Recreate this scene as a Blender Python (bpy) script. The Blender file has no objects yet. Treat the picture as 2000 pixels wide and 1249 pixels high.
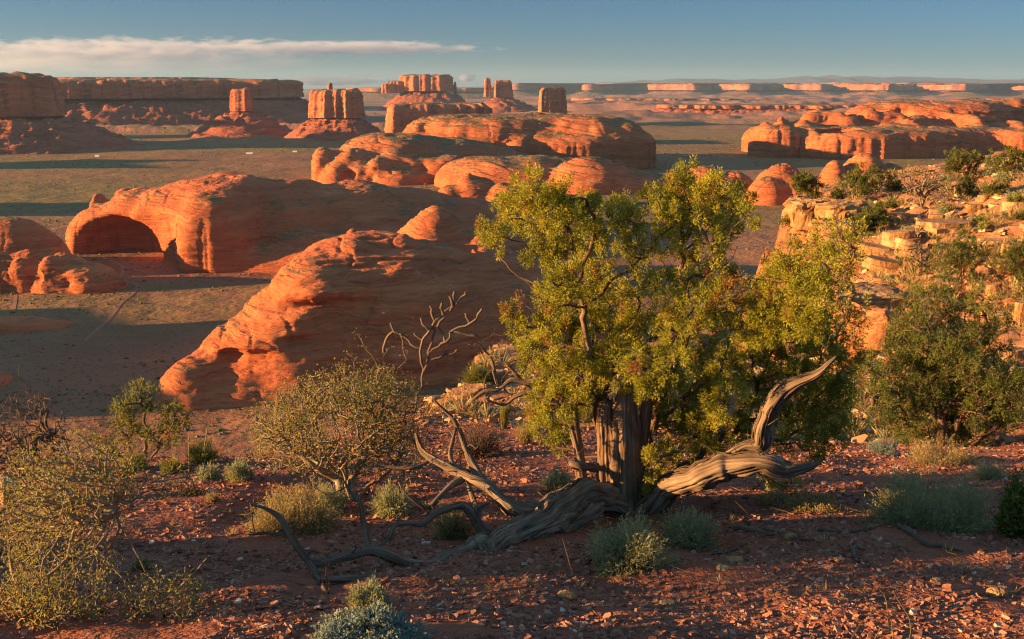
import bpy, math, random
import numpy as np
from mathutils import Vector

C = bpy.context.scene
COL = C.collection
R = math.radians
# ------------------------------------------------------------------ camera, sky, sun, exposure
PITCH = R(12.85)
cam_data = bpy.data.cameras.new('camera')
cam = bpy.data.objects.new('camera', cam_data)
COL.objects.link(cam)
cam_data.sensor_width = 36.0
cam_data.lens = 36.0
cam_data.clip_start = 0.05
cam_data.clip_end = 400000.0
cam.location = (0, 0, 0)
cam.rotation_euler = (math.pi / 2 - PITCH, 0, 0)
C.camera = cam

SUN_AZ = R(-99.0)      # measured from +Y (view direction), negative = to the left
SUN_EL = R(9.0)
world = bpy.data.worlds.new('World')
C.world = world
world.use_nodes = True
wn = world.node_tree
sky = wn.nodes.new('ShaderNodeTexSky')
sky.sky_type = 'NISHITA'
sky.sun_disc = False
sky.sun_elevation = SUN_EL
sky.sun_rotation = SUN_AZ
sky.altitude = 1700
sky.air_density = 1.0
sky.dust_density = 0.25
sky.ozone_density = 5.0
bg = wn.nodes['Background']
bg.inputs['Strength'].default_value = 0.05
# upper sky brightened with height, above the frame: added fill for shaded surfaces
tco = wn.nodes.new('ShaderNodeTexCoord'); sxyz = wn.nodes.new('ShaderNodeSeparateXYZ')
wn.links.new(tco.outputs['Generated'], sxyz.inputs[0])
lift = wn.nodes.new('ShaderNodeMapRange'); lift.interpolation_type = 'SMOOTHSTEP'
lift.inputs[1].default_value = 0.12; lift.inputs[2].default_value = 0.5
lift.inputs[3].default_value = 0.48; lift.inputs[4].default_value = 3.1
wn.links.new(sxyz.outputs[2], lift.inputs[0])
vm = wn.nodes.new('ShaderNodeVectorMath'); vm.operation = 'SCALE'
wn.links.new(sky.outputs[0], vm.inputs[0]); wn.links.new(lift.outputs[0], vm.inputs['Scale'])
warm = wn.nodes.new('ShaderNodeMix'); warm.data_type = 'RGBA'     # warm tint on the added overhead fill
warm.inputs[6].default_value = (1, 1, 1, 1); warm.inputs[7].default_value = (1.3, 0.88, 0.54, 1)
warm_fac = wn.nodes.new('ShaderNodeMapRange'); warm_fac.inputs[1].default_value = 0.12; warm_fac.inputs[2].default_value = 0.45
wn.links.new(sxyz.outputs[2], warm_fac.inputs[0]); wn.links.new(warm_fac.outputs[0], warm.inputs[0])
vm2 = wn.nodes.new('ShaderNodeVectorMath'); vm2.operation = 'MULTIPLY'
wn.links.new(vm.outputs[0], vm2.inputs[0]); wn.links.new(warm.outputs[2], vm2.inputs[1])
wn.links.new(vm2.outputs[0], bg.inputs['Color'])
sun_d = bpy.data.lights.new('sun', 'SUN')
sun_d.energy = 5.0
sun_d.angle = R(0.5)
sun_d.color = (1.0, 0.57, 0.22)
sun = bpy.data.objects.new('sun', sun_d)
COL.objects.link(sun)
SUNV = Vector((math.sin(SUN_AZ) * math.cos(SUN_EL), math.cos(SUN_AZ) * math.cos(SUN_EL), math.sin(SUN_EL)))
sun.rotation_euler = SUNV.to_track_quat('Z', 'Y').to_euler()
vs = C.view_settings
vs.view_transform = 'Standard'
vs.look = 'None'
vs.exposure = 1.98
vs.gamma = 1.0
C.cycles.use_denoising = True
C.cycles.filter_width = 1.2
C.cycles.max_bounces = 8
C.cycles.volume_bounces = 2
C.cycles.transparent_max_bounces = 16

# ------------------------------------------------------------------ helpers
SP, CP = math.sin(PITCH), math.cos(PITCH)
def ray(px, py):
    """direction (unit forward component) of a photo pixel, photo measured 2000 x 1249"""
    u = (px - 1000.0) / 2000.0; v = (624.5 - py) / 2000.0
    dy = CP + v * SP; dz = -SP + v * CP
    return u / dy, dz / dy
def at(px, py, Y):
    a, b = ray(px, py)
    return np.array((a * Y, Y, b * Y))
VZ = -250.0

def tag(o, label=None, cat=None, group=None, kind=None):
    if label: o['label'] = label
    if cat: o['category'] = cat
    if group: o['group'] = group
    if kind: o['kind'] = kind
    return o
def empty(name, loc, label=None, cat=None, group=None):
    o = bpy.data.objects.new(name, None)
    o.empty_display_size = 0.2
    COL.objects.link(o)
    o.location = loc
    return tag(o, label, cat, group)

def mesh_obj(name, V, faces, mat, parent=None, loc=None, uv=None, smooth=True, attr=None):
    """V (n,3); faces: list of int arrays (m,k); uv per vertex; attr dict of per-vertex floats"""
    V = np.asarray(V, np.float32)
    if loc is not None: V = V - np.asarray(loc, np.float32)
    if not isinstance(faces, (list, tuple)): faces = [faces]
    me = bpy.data.meshes.new(name)
    me.vertices.add(len(V)); me.vertices.foreach_set('co', V.ravel())
    tot = np.concatenate([np.full(len(f), f.shape[1], np.int32) for f in faces])
    idx = np.concatenate([f.ravel() for f in faces]).astype(np.int32)
    st = np.concatenate(([0], np.cumsum(tot)[:-1])).astype(np.int32)
    me.loops.add(len(idx)); me.loops.foreach_set('vertex_index', idx)
    me.polygons.add(len(tot)); me.polygons.foreach_set('loop_start', st)
    try: me.polygons.foreach_set('loop_total', tot)
    except Exception: pass
    if uv is not None:
        l = me.uv_layers.new(name='UVMap')
        l.data.foreach_set('uv', np.asarray(uv, np.float32)[idx].ravel())
    if attr:
        for k, a in attr.items():
            at_ = me.attributes.new(k, 'FLOAT', 'POINT')
            at_.data.foreach_set('value', np.asarray(a, np.float32))
    me.update(calc_edges=True)
    me.polygons.foreach_set('use_smooth', np.full(len(tot), bool(smooth)))
    me.validate()
    if mat: me.materials.append(mat)
    o = bpy.data.objects.new(name, me)
    COL.objects.link(o)
    if parent is not None: o.parent = parent
    elif loc is not None: o.location = loc
    return o

# --- vectorised gradient noise
_rs = np.random.RandomState(7)
_P = _rs.permutation(256).astype(np.int32); _P = np.concatenate([_P, _P, _P])
_grad = _rs.normal(size=(256, 3)).astype(np.float32); _grad /= np.linalg.norm(_grad, axis=1)[:, None]
def noise(p):
    p = np.asarray(p, np.float32)
    i = np.floor(p).astype(np.int32); f = p - i; i &= 255
    w = f * f * f * (f * (f * 6 - 15) + 10)
    out = np.zeros(len(p), np.float32)
    for dx in (0, 1):
        wx = w[:, 0] if dx else 1 - w[:, 0]
        a = _P[(i[:, 0] + dx) & 255]
        for dy in (0, 1):
            wy = wx * (w[:, 1] if dy else 1 - w[:, 1])
            b = _P[a + ((i[:, 1] + dy) & 255)]
            for dz in (0, 1):
                g = _grad[_P[b + ((i[:, 2] + dz) & 255)] & 255]
                d = g[:, 0] * (f[:, 0] - dx) + g[:, 1] * (f[:, 1] - dy) + g[:, 2] * (f[:, 2] - dz)
                out += wy * (w[:, 2] if dz else 1 - w[:, 2]) * d
    return out * 1.5
def fbm(p, oct=4, lac=2.03, gain=0.5):
    p = np.asarray(p, np.float32); s = 0; a = 1.0
    for k in range(oct):
        s = s + a * noise(p + 17.3 * k); p = p * lac; a *= gain
    return s
def ridged(p, oct=3):
    p = np.asarray(p, np.float32); s = 0; a = 1.0
    for k in range(oct):
        s = s + a * (1 - 2 * np.abs(noise(p + 9.1 * k))); p = p * 2.1; a *= 0.5
    return s
def sstep(a, b, x):
    t = np.clip((x - a) / (b - a), 0, 1)
    return t * t * (3 - 2 * t)
def normals(V, faces):
    N = np.zeros((len(V), 3), np.float64)
    for f in (faces if isinstance(faces, (list, tuple)) else [faces]):
        a = V[f[:, 0]]; b = V[f[:, 1]]; c = V[f[:, 2]]; d = V[f[:, -1]]
        n = np.cross(c - a, d - b) if f.shape[1] == 4 else np.cross(b - a, c - a)
        for k in range(f.shape[1]):
            for j in range(3): N[:, j] += np.bincount(f[:, k], n[:, j], len(V))
    return (N / np.maximum(np.linalg.norm(N, axis=1), 1e-9)[:, None]).astype(np.float32)
def grid_faces(nu, nv, wrap=False):
    """vertex id = i*nv + j"""
    i = np.arange(nu if wrap else nu - 1)[:, None]; j = np.arange(nv - 1)[None, :]
    i2 = (i + 1) % nu
    return np.stack([i * nv + j + 0 * i2, i2 * nv + j, i2 * nv + j + 1, i * nv + j + 1 + 0 * i2], -1).reshape(-1, 4)

# --- surface nets on a signed distance grid
def surface_nets(S, org, h):
    nx, ny, nz = S.shape
    s = S < 0
    cnt = np.zeros((nx - 1, ny - 1, nz - 1), np.int8)
    corners = [(a, b, c) for a in (0, 1) for b in (0, 1) for c in (0, 1)]
    for a, b, c in corners: cnt += s[a:nx - 1 + a, b:ny - 1 + b, c:nz - 1 + c]
    act = (cnt > 0) & (cnt < 8)
    I = np.argwhere(act)
    vid = np.full(cnt.shape, -1, np.int32); vid[act] = np.arange(len(I))
    val = {c: S[I[:, 0] + c[0], I[:, 1] + c[1], I[:, 2] + c[2]] for c in corners}
    acc = np.zeros((len(I), 3), np.float64); n = np.zeros(len(I))
    for c in corners:
        for ax in range(3):
            if c[ax]: continue
            e = list(c); e[ax] = 1; e = tuple(e)
            v0, v1 = val[c], val[e]
            m = (v0 < 0) != (v1 < 0)
            t = np.where(m, v0 / np.where(np.abs(v0 - v1) < 1e-12, 1, v0 - v1), 0)
            p = np.zeros((len(I), 3)); p += c; p[:, ax] += t
            acc += p * m[:, None]; n += m
    V = (I + acc / n[:, None]) * h + org
    Q = []
    for ax in range(3):
        o1, o2 = [(1, 2), (2, 0), (0, 1)][ax]
        A = s; sl0 = [slice(None)] * 3; sl1 = [slice(None)] * 3
        sl0[ax] = slice(0, -1); sl1[ax] = slice(1, None)
        ch = s[tuple(sl0)] != s[tuple(sl1)]
        E = np.argwhere(ch)
        ok = (E[:, o1] > 0) & (E[:, o2] > 0) & (E[:, o1] < S.shape[o1] - 1) & (E[:, o2] < S.shape[o2] - 1)
        E = E[ok]
        d1 = np.zeros(3, int); d1[o1] = 1; d2 = np.zeros(3, int); d2[o2] = 1
        q = []
        for off in (-d1 - d2, -d2, 0 * d1, -d1):
            e = E + off; q.append(vid[e[:, 0], e[:, 1], e[:, 2]])
        q = np.stack(q, 1)
        inside0 = s[E[:, 0], E[:, 1], E[:, 2]]
        q[~inside0] = q[~inside0][:, ::-1]
        Q.append(q)
    return V.astype(np.float32), np.concatenate(Q)

# --- materials
def mat_new(name):
    m = bpy.data.materials.new(name); m.use_nodes = True
    nt = m.node_tree
    b = nt.nodes['Principled BSDF']
    b.inputs['Roughness'].default_value = 0.9
    try: b.inputs['Specular IOR Level'].default_value = 0.15
    except Exception: pass
    return m, nt, b
class NT:
    def __init__(s, nt): s.nt = nt
    def n(s, t, **kw):
        x = s.nt.nodes.new(t)
        for k, v in kw.items(): setattr(x, k, v)
        return x
    def l(s, a, b): s.nt.links.new(a, b)
    def set(s, sock, v):
        if hasattr(v, 'is_linked') or isinstance(v, bpy.types.NodeSocket): s.l(v, sock)
        else: sock.default_value = v
    def math(s, op, a, b=0.0, c=None, clamp=False):
        x = s.n('ShaderNodeMath', operation=op); x.use_clamp = clamp
        s.set(x.inputs[0], a); s.set(x.inputs[1], b)
        if c is not None: s.set(x.inputs[2], c)
        return x.outputs[0]
    def mapping(s, vec, scale=(1, 1, 1), rot=(0, 0, 0)):
        x = s.n('ShaderNodeMapping'); s.l(vec, x.inputs[0])
        x.inputs['Scale'].default_value = scale; x.inputs['Rotation'].default_value = rot
        return x.outputs[0]
    def noise(s, vec, scale, detail=4, rough=0.55, dist=0.0, out=0):
        x = s.n('ShaderNodeTexNoise'); s.l(vec, x.inputs['Vector'])
        x.inputs['Scale'].default_value = scale; x.inputs['Detail'].default_value = detail
        x.inputs['Roughness'].default_value = rough; x.inputs['Distortion'].default_value = dist
        return x.outputs[out]
    def vor(s, vec, scale, feature='F1', out='Distance', rnd=1.0):
        x = s.n('ShaderNodeTexVoronoi', feature=feature); s.l(vec, x.inputs['Vector'])
        x.inputs['Scale'].default_value = scale; x.inputs['Randomness'].default_value = rnd
        return x.outputs[out]
    def ramp(s, f, stops, interp='LINEAR'):
        x = s.n('ShaderNodeValToRGB'); x.color_ramp.interpolation = interp
        e = x.color_ramp.elements
        while len(e) < len(stops): e.new(0.5)
        for k, (p, c) in enumerate(stops):
            e[k].position = p; e[k].color = (c[0], c[1], c[2], 1)
        s.l(f, x.inputs[0]); return x.outputs[0]
    def fr(s, f, a, b, lo=0.0, hi=1.0):
        x = s.n('ShaderNodeMapRange'); x.interpolation_type = 'SMOOTHSTEP'
        s.set(x.inputs[0], f); x.inputs[1].default_value = a; x.inputs[2].default_value = b
        x.inputs[3].default_value = lo; x.inputs[4].default_value = hi
        return x.outputs[0]
    def mix(s, f, a, b, mode='MIX'):
        x = s.n('ShaderNodeMix', data_type='RGBA', blend_type=mode)
        s.set(x.inputs[0], f)
        for sk, v in ((x.inputs[6], a), (x.inputs[7], b)):
            if isinstance(v, (tuple, list)): sk.default_value = (v[0], v[1], v[2], 1)
            else: s.l(v, sk)
        return x.outputs[2]
    def bump(s, h, dist, strength=1.0, nrm=None):
        x = s.n('ShaderNodeBump'); s.l(h, x.inputs['Height'])
        x.inputs['Distance'].default_value = dist; x.inputs['Strength'].default_value = strength
        if nrm is not None: s.l(nrm, x.inputs['Normal'])
        return x.outputs[0]

def sandstone(name, px, c_lo=(0.30, 0.095, 0.045), c_hi=(0.50, 0.20, 0.10), c_dark=(0.17, 0.055, 0.035),
              veg=0.0, vegc=(0.12, 0.098, 0.04), streak=0.6, strata=1.0, bumpk=1.0):
    """px = metres covered by one picture pixel where the rock stands: sets the grain of strata and stains"""
    m, nt, b = mat_new(name); t = NT(nt)
    geo = t.n('ShaderNodeNewGeometry'); pos = geo.outputs['Position']
    sep = t.n('ShaderNodeSeparateXYZ'); t.l(pos, sep.inputs[0])
    nsep = t.n('ShaderNodeSeparateXYZ'); t.l(geo.outputs['True Normal'], nsep.inputs[0])
    warp = t.noise(pos, 0.012 / px, 4, 0.6)
    warp2 = t.noise(pos, 0.05 / px, 3, 0.5)
    zz = t.math('MULTIPLY_ADD', warp, 22.0 * px, sep.outputs[2])
    zz = t.math('MULTIPLY_ADD', warp2, 3.5 * px, zz)
    cv = t.n('ShaderNodeCombineXYZ'); t.l(zz, cv.inputs[2])
    t.l(t.math('MULTIPLY', sep.outputs[0], 0.04), cv.inputs[0]); t.l(t.math('MULTIPLY', sep.outputs[1], 0.04), cv.inputs[1])
    st = t.noise(cv.outputs[0], 0.10 / px, 6, 0.75)
    thin = t.noise(cv.outputs[0], 0.55 / px, 3, 0.7)
    col = t.ramp(st, [(0.25, c_dark), (0.42, c_lo), (0.52, [0.6 * a + 0.4 * c for a, c in zip(c_lo, c_hi)]), (0.62, c_hi), (0.72, c_lo), (0.85, c_hi)])
    col = t.mix(t.fr(thin, 0.57, 0.66, 0.0, 0.55 * strata), col, c_dark)
    big = t.noise(pos, 0.006 / px, 4, 0.6)
    col = t.mix(t.fr(big, 0.35, 0.7, 0.0, 0.55 * (1 if strata else 1)), col, c_lo)
    # desert varnish: vertical dark streaks on steep faces
    sv = t.noise(t.mapping(pos, (1, 1, 0.06)), 0.07 / px, 4, 0.6)
    steep = t.fr(nsep.outputs[2], 0.15, 0.5, 1.0, 0.0)
    col = t.mix(t.math('MULTIPLY', t.math('MULTIPLY', t.fr(sv, 0.48, 0.68), steep), streak), col, c_dark)
    pale = t.noise(pos, 0.03 / px, 5, 0.7)
    col = t.mix(t.fr(pale, 0.56, 0.75, 0.0, 0.5), col, [min(1, c * 1.25 + 0.02) for c in c_hi])
    if veg > 0:
        vn = t.noise(pos, 0.22 / px, 4, 0.75); vb = t.noise(pos, 0.014 / px, 3, 0.6)
        f = t.math('MULTIPLY', t.fr(nsep.outputs[2], 0.84, 0.95), t.fr(vn, 0.36, 0.52))
        f = t.math('MULTIPLY', f, t.fr(vb, 0.50 - 0.25 * veg, 0.60 - 0.2 * veg))
        col = t.mix(f, col, vegc)
    t.l(col, b.inputs['Base Color'])
    h = t.math('ADD', t.math('MULTIPLY', st, 2.6 * strata), t.math('MULTIPLY', t.noise(t.mapping(pos, (1, 1, 2.5)), 0.25 / px, 4, 0.65), 0.6))
    h = t.math('ADD', h, t.math('MULTIPLY', thin, -1.6 * strata))
    h = t.math('ADD', h, t.math('MULTIPLY', t.math('MULTIPLY', sv, steep), 1.3 * streak))
    t.l(t.bump(h, 2.2 * px * bumpk, 0.9), b.inputs['Normal'])
    return m
# ------------------------------------------------------------------ valley floor
def valley_z(x, y):
    P = np.stack([x, y, 0 * x], 1)
    return VZ + 2.0 * fbm(P / 120.0, 4) + 5.0 * fbm(P / 900.0, 3) * sstep(800, 3000, np.hypot(x, y))
def make_valley():
    nr, na = 520, 420
    r = np.exp(np.linspace(math.log(150.0), math.log(110000.0), nr))
    a = np.linspace(R(-50), R(50), na)
    rr, aa = np.meshgrid(r, a, indexing='ij')
    x = (rr * np.sin(aa)).ravel(); y = (rr * np.cos(aa)).ravel()
    P = np.stack([x, y, 0 * x], 1)
    d = np.hypot(x, y)
    z = np.full(len(x), VZ)
    z += 2.0 * fbm(P / 120.0, 4) + 5.0 * fbm(P / 900.0, 3) * sstep(800, 3000, d)
    # far badlands: broken low ridges on the right of the valley
    az = x / np.maximum(y, 1)
    bm = sstep(5500, 8000, y) * (1 - sstep(19000, 26000, y)) * sstep(-0.05, 0.08, az)
    bm *= sstep(-0.25, 0.35, fbm(P / np.array([5200., 1600., 1]) + 3.1, 3))
    z += bm * (14 + 55 * np.clip(ridged(P / np.array([700., 420., 1]), 4), 0, 2))
    bm2 = sstep(4200, 5200, y) * (1 - sstep(8500, 10000, y)) * (1 - sstep(-0.06, -0.0, az)) * sstep(-0.02, 0.4, fbm(P / np.array([1500., 500., 1]) + 8.1, 3))
    z += bm2 * (4 + 22 * np.clip(ridged(P / np.array([260., 160., 1]), 4), 0, 2))
    V = np.stack([x, y, z], 1)
    m, nt, b = mat_new('valley_soil'); t = NT(nt)
    geo = t.n('ShaderNodeNewGeometry'); pos = geo.outputs['Position']
    sep = t.n('ShaderNodeSeparateXYZ'); t.l(pos, sep.inputs[0])
    sand = t.ramp(t.noise(pos, 0.004, 5, 0.6), [(0.3, (0.19, 0.075, 0.035)), (0.55, (0.27, 0.115, 0.052)), (0.75, (0.34, 0.165, 0.075))])
    sage = t.ramp(t.noise(pos, 0.03, 4, 0.6), [(0.3, (0.115, 0.085, 0.027)), (0.7, (0.24, 0.165, 0.048))])
    patch = t.noise(t.mapping(pos, (0.35, 1, 1)), 0.0016, 6, 0.6)
    fine = t.noise(pos, 0.09, 4, 0.75)
    ydist = t.fr(sep.outputs[1], 1500, 2100)
    f = t.math('ADD', patch, t.math('MULTIPLY', fine, 0.45))
    f = t.math('ADD', f, t.math('MULTIPLY', ydist, 0.14))
    cover = t.fr(f, 0.68, 0.98, 0.0, 0.9)
    col = t.mix(cover, sand, sage)
    far = t.ramp(t.noise(t.mapping(pos, (0.25, 1, 1)), 0.0007, 6, 0.65), [(0.3, (0.13, 0.09, 0.055)), (0.45, (0.27, 0.12, 0.075)), (0.6, (0.38, 0.20, 0.12)), (0.75, (0.2, 0.12, 0.07))])
    dv = t.n('ShaderNodeVectorMath', operation='DISTANCE'); t.l(t.mapping(pos, (0.55, 1, 0)), dv.inputs[0]); dv.inputs[1].default_value = (-215, 1420, 0)
    flat = t.fr(t.math('ADD', dv.outputs['Value'], t.math('MULTIPLY', patch, 120)), 150, 205, 1.0, 0.0)
    col = t.mix(flat, col, (0.27, 0.085, 0.045))
    col = t.mix(t.fr(sep.outputs[1], 5200, 8000, 0, 0.85), col, far)
    # bare reddish flats in front of the alcove
    spk = t.vor(pos, 0.16)
    dots = t.math('MULTIPLY', t.fr(spk, 0.16, 0.30, 1.0, 0.0), t.fr(sep.outputs[1], 2500, 4000, 0.8, 0.0))
    col = t.mix(dots, col, (0.05, 0.05, 0.026))
    slope = t.n('ShaderNodeSeparateXYZ'); t.l(geo.outputs['True Normal'], slope.inputs[0])
    col = t.mix(t.fr(slope.outputs[2], 0.9, 0.985, 0.8, 0.0), col, (0.36, 0.15, 0.095))
    t.l(col, b.inputs['Base Color'])
    h = t.math('ADD', t.math('MULTIPLY', t.noise(pos, 0.12, 4, 0.7), 1.0), t.math('MULTIPLY', t.noise(pos, 0.02, 3, 0.6), 4.0))
    t.l(t.bump(h, 1.6, 0.9), b.inputs['Normal'])
    o = mesh_obj('valley_floor', V, grid_faces(nr, na)[:, ::-1], m)
    tag(o, kind='structure')
make_valley()

# ------------------------------------------------------------------ slickrock formations (signed distance -> mesh)
def dome(px, py, Y, wpx, wy, n=2.0, m=2.0, rot=0.0, base=VZ - 6):
    """half super-ellipsoid whose apex shows at (px, py) and stands Y metres away; wpx = full width in photo pixels"""
    p = at(px, py, Y); a, b = ray(px, py)
    return dict(c=(p[0], Y, base), r=(wpx / 4000.0 * Y * 1.03, wy, p[2] - base), n=n, m=m, rot=rot)
def blob(px, py, Y, wpx, hpx, wy, n=2.0, rot=0.0):
    p = at(px, py, Y)
    return dict(c=tuple(p), r=(wpx / 4000.0 * Y, wy, hpx / 4000.0 * Y), n=n, m=n, rot=rot)
def sdf_prim(d, X, Y, Z):
    cx, cy, cz = d['c']; rx, ry, rz = d['r']
    c, s = math.cos(d['rot']), math.sin(d['rot'])
    x = X - cx; y = Y - cy; z = Z - cz
    u = np.abs(c * x + s * y) / rx; v = np.abs(-s * x + c * y) / ry
    n, m = d['n'], d['m']
    if n == 2: q = u * u + v * v
    else: q = (u ** n + v ** n) ** (2.0 / n)
    w = np.abs(z) / rz
    if m == 2: k = np.sqrt(q + w * w)
    else: k = (q ** (m / 2.0) + w ** m) ** (1.0 / m)
    return (k - 1) * (min(rx, ry, rz) * 0.85)
def formation(name, prims, cell, mat, label, cat='rock formation', cuts=(), k=12.0, a1=6.0, L1=45.0, led=1.6, Ls=9.0, flute=0.0, seed=0, group=None, zmin=VZ - 3):
    lo = np.array([1e9] * 3); hi = -lo
    for d in prims:
        r = np.array(d['r']); rm = max(r[0], r[1]) if d['rot'] else None
        ex = np.array([rm or r[0], rm or r[1], r[2]])
        c = np.array(d['c']); lo = np.minimum(lo, c - ex); hi = np.maximum(hi, c + ex)
    lo -= 4 * cell; hi += 4 * cell; lo[2] = zmin
    n = np.ceil((hi - lo) / cell).astype(int) + 1
    ax = [lo[i] + cell * np.arange(n[i]) for i in range(3)]
    S = np.full(n, 60.0, np.float32)
    def box(d, pad):
        r = np.array(d['r']); 
        if d['rot']: r[0] = r[1] = max(r[0], r[1])
        c = np.array(d['c']); sl = []
        for i in range(3):
            a = max(0, int((c[i] - r[i] - pad - lo[i]) / cell)); b = min(n[i], int((c[i] + r[i] + pad - lo[i]) / cell) + 2)
            sl.append(slice(a, max(a, b)))
        return tuple(sl)
    def grids(sl): return (ax[0][sl[0]][:, None, None], ax[1][sl[1]][None, :, None], ax[2][sl[2]][None, None, :])
    for d in prims:
        sl = box(d, k * 2.2 + 8)
        g = sdf_prim(d, *grids(sl)).astype(np.float32)
        s0 = S[sl]; h = np.clip(0.5 + 0.5 * (s0 - g) / k, 0, 1)
        S[sl] = s0 + (g - s0) * h - k * h * (1 - h)
    for d in cuts:
        sl = box(d, 12)
        g = -sdf_prim(d, *grids(sl)).astype(np.float32)
        kk = d.get('k', 4.0); s0 = S[sl]; h = np.clip(0.5 - 0.5 * (s0 - g) / kk, 0, 1)
        S[sl] = s0 + (g - s0) * h + kk * h * (1 - h)
    S[0] = S[-1] = 60; S[:, 0] = S[:, -1] = 60; S[:, :, -1] = 60
    V, Q = surface_nets(S, lo, cell)
    off = seed * 31.7
    for it in range(2):
        N = normals(V, Q)
        P = V + off
        if it == 0:
            Pz = P * np.array([1, 1, 2.6])
            d = a1 * fbm(P / (L1 * 1.3), 2) + 0.28 * a1 * fbm(Pz / (L1 * 0.6) + 5, 2) - 0.35 * a1 * np.clip(ridged(Pz / (L1 * 0.9) + 9, 2) - 0.9, 0, 1)
            jn = np.minimum(np.abs(noise(P * np.array([1, .35, .06]) / (L1 * .7) + 13)), np.abs(noise(P * np.array([.35, 1, .06]) / (L1 * .9) + 29)))
            d -= np.clip(1 - jn * 16, 0, 1) * a1 * 0.45 * sstep(-.1, .4, fbm(P / (L1 * 2) + 71, 2))
            V = V + N * d[:, None]
        else:
            w = fbm(P / (L1 * 2.6), 2) * Ls * 1.3 + 0.07 * P[:, 0]
            t = (V[:, 2] + w) / Ls; f = t - np.floor(t)
            saw = np.where(f < 0.8, f / 0.8, (1 - f) / 0.2) - 0.5
            t2 = (V[:, 2] + 0.6 * w + 3) / (Ls * 0.37); f2 = t2 - np.floor(t2)
            saw2 = np.where(f2 < 0.75, f2 / 0.75, (1 - f2) / 0.25) - 0.5
            msk = sstep(-0.5, 0.5, fbm(P / (L1 * 1.2) + 40, 2))
            d = led * (saw * msk + 0.45 * saw2)
            if flute:
                st = sstep(0.6, 0.2, np.abs(N[:, 2]))
                d = d * (1 - 0.6 * st) + flute * st * ridged(P * np.array([1, 1, 0.07]) / (cell * 5), 3)
            t3 = (V[:, 2] + 0.8 * w + 0.06 * P[:, 0] * 0 + 5) / (cell * 2.6); f3 = t3 - np.floor(t3)
            d += 0.30 * cell * (np.where(f3 < 0.7, f3 / 0.7, (1 - f3) / 0.3) - 0.5) * sstep(-.2, .3, fbm(P / (L1 * .8) + 60, 2))
            d += 0.22 * led * fbm(P * np.array([1, 1, 2.5]) / (cell * 4.0), 2)
            V = V + N * d[:, None]
    c0 = np.array([float(V[:, 0].mean()), float(V[:, 1].mean()), VZ])
    o = mesh_obj(name, V, Q, mat, loc=c0)
    return tag(o, label, cat, group)

RED = dict(c_lo=(0.42, 0.108, 0.040), c_hi=(0.56, 0.185, 0.068), c_dark=(0.25, 0.064, 0.03))
M_near = sandstone('slickrock_near', 0.85, veg=0.05, **RED)
M_arch = sandstone('slickrock_alcove', 1.4, veg=0.05, **RED)
M_mid = sandstone('slickrock_middle', 2.6, veg=0.9, **RED)
M_right = sandstone('slickrock_right', 3.6, veg=0.7, **RED)
def knob_row(x0, x1, y0, y1, Y0, Y1, n, seed):
    q = np.random.RandomState(seed); out = []
    for i in range(n):
        t = (i + q.uniform(-.3, .3)) / (n - 1); s = q.uniform()
        out.append(dome(x0 + (x1 - x0) * t, y1 + (y0 - y1) * s, Y0 + (Y1 - Y0) * s, q.uniform(26, 64), q.uniform(35, 75), 2.3, q.uniform(2.2, 4)))
    return out
G_DOME = 'slickrock domes in the valley'

def near_ridge():
    P = [dome(345, 722, 812, 75, 30), dome(392, 738, 800, 110, 26), dome(470, 738, 806, 90, 24), dome(540, 722, 820, 110, 30),
         dome(395, 690, 838, 80, 44), dome(440, 652, 852, 100, 55), dome(515, 588, 885, 130, 75), dome(575, 530, 912, 130, 95),
         dome(612, 500, 930, 140, 110), dome(665, 474, 945, 160, 125), dome(730, 458, 955, 190, 125), dome(800, 470, 962, 180, 130),
         dome(870, 490, 968, 200, 130, 2.4), dome(980, 494, 985, 230, 130, 2.6), dome(1090, 520, 1000, 240, 120, 2.6), dome(1180, 600, 1000, 160, 90),
         dome(600, 640, 860, 150, 60), dome(700, 600, 880, 190, 60), dome(820, 590, 900, 220, 60), dome(960, 590, 935, 220, 70),
         blob(560, 612, 862, 70, 26, 22), blob(640, 560, 868, 90, 30, 26), blob(500, 660, 838, 80, 26, 22)]
    cuts = [blob(580, 672, 806, 40, 16, 14), blob(455, 700, 806, 40, 16, 12), blob(660, 520, 842, 60, 14, 16),
            blob(610, 600, 826, 80, 14, 16), blob(500, 705, 790, 50, 16, 14)]
    formation('sandstone_ridge', P, 1.7, M_near, 'nearest smooth red sandstone ridge, sloping left to a pitted rounded toe',
              'rock ridge', cuts, k=13, a1=4.5, L1=38, led=1.5, Ls=8, seed=1)
near_ridge()

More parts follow.
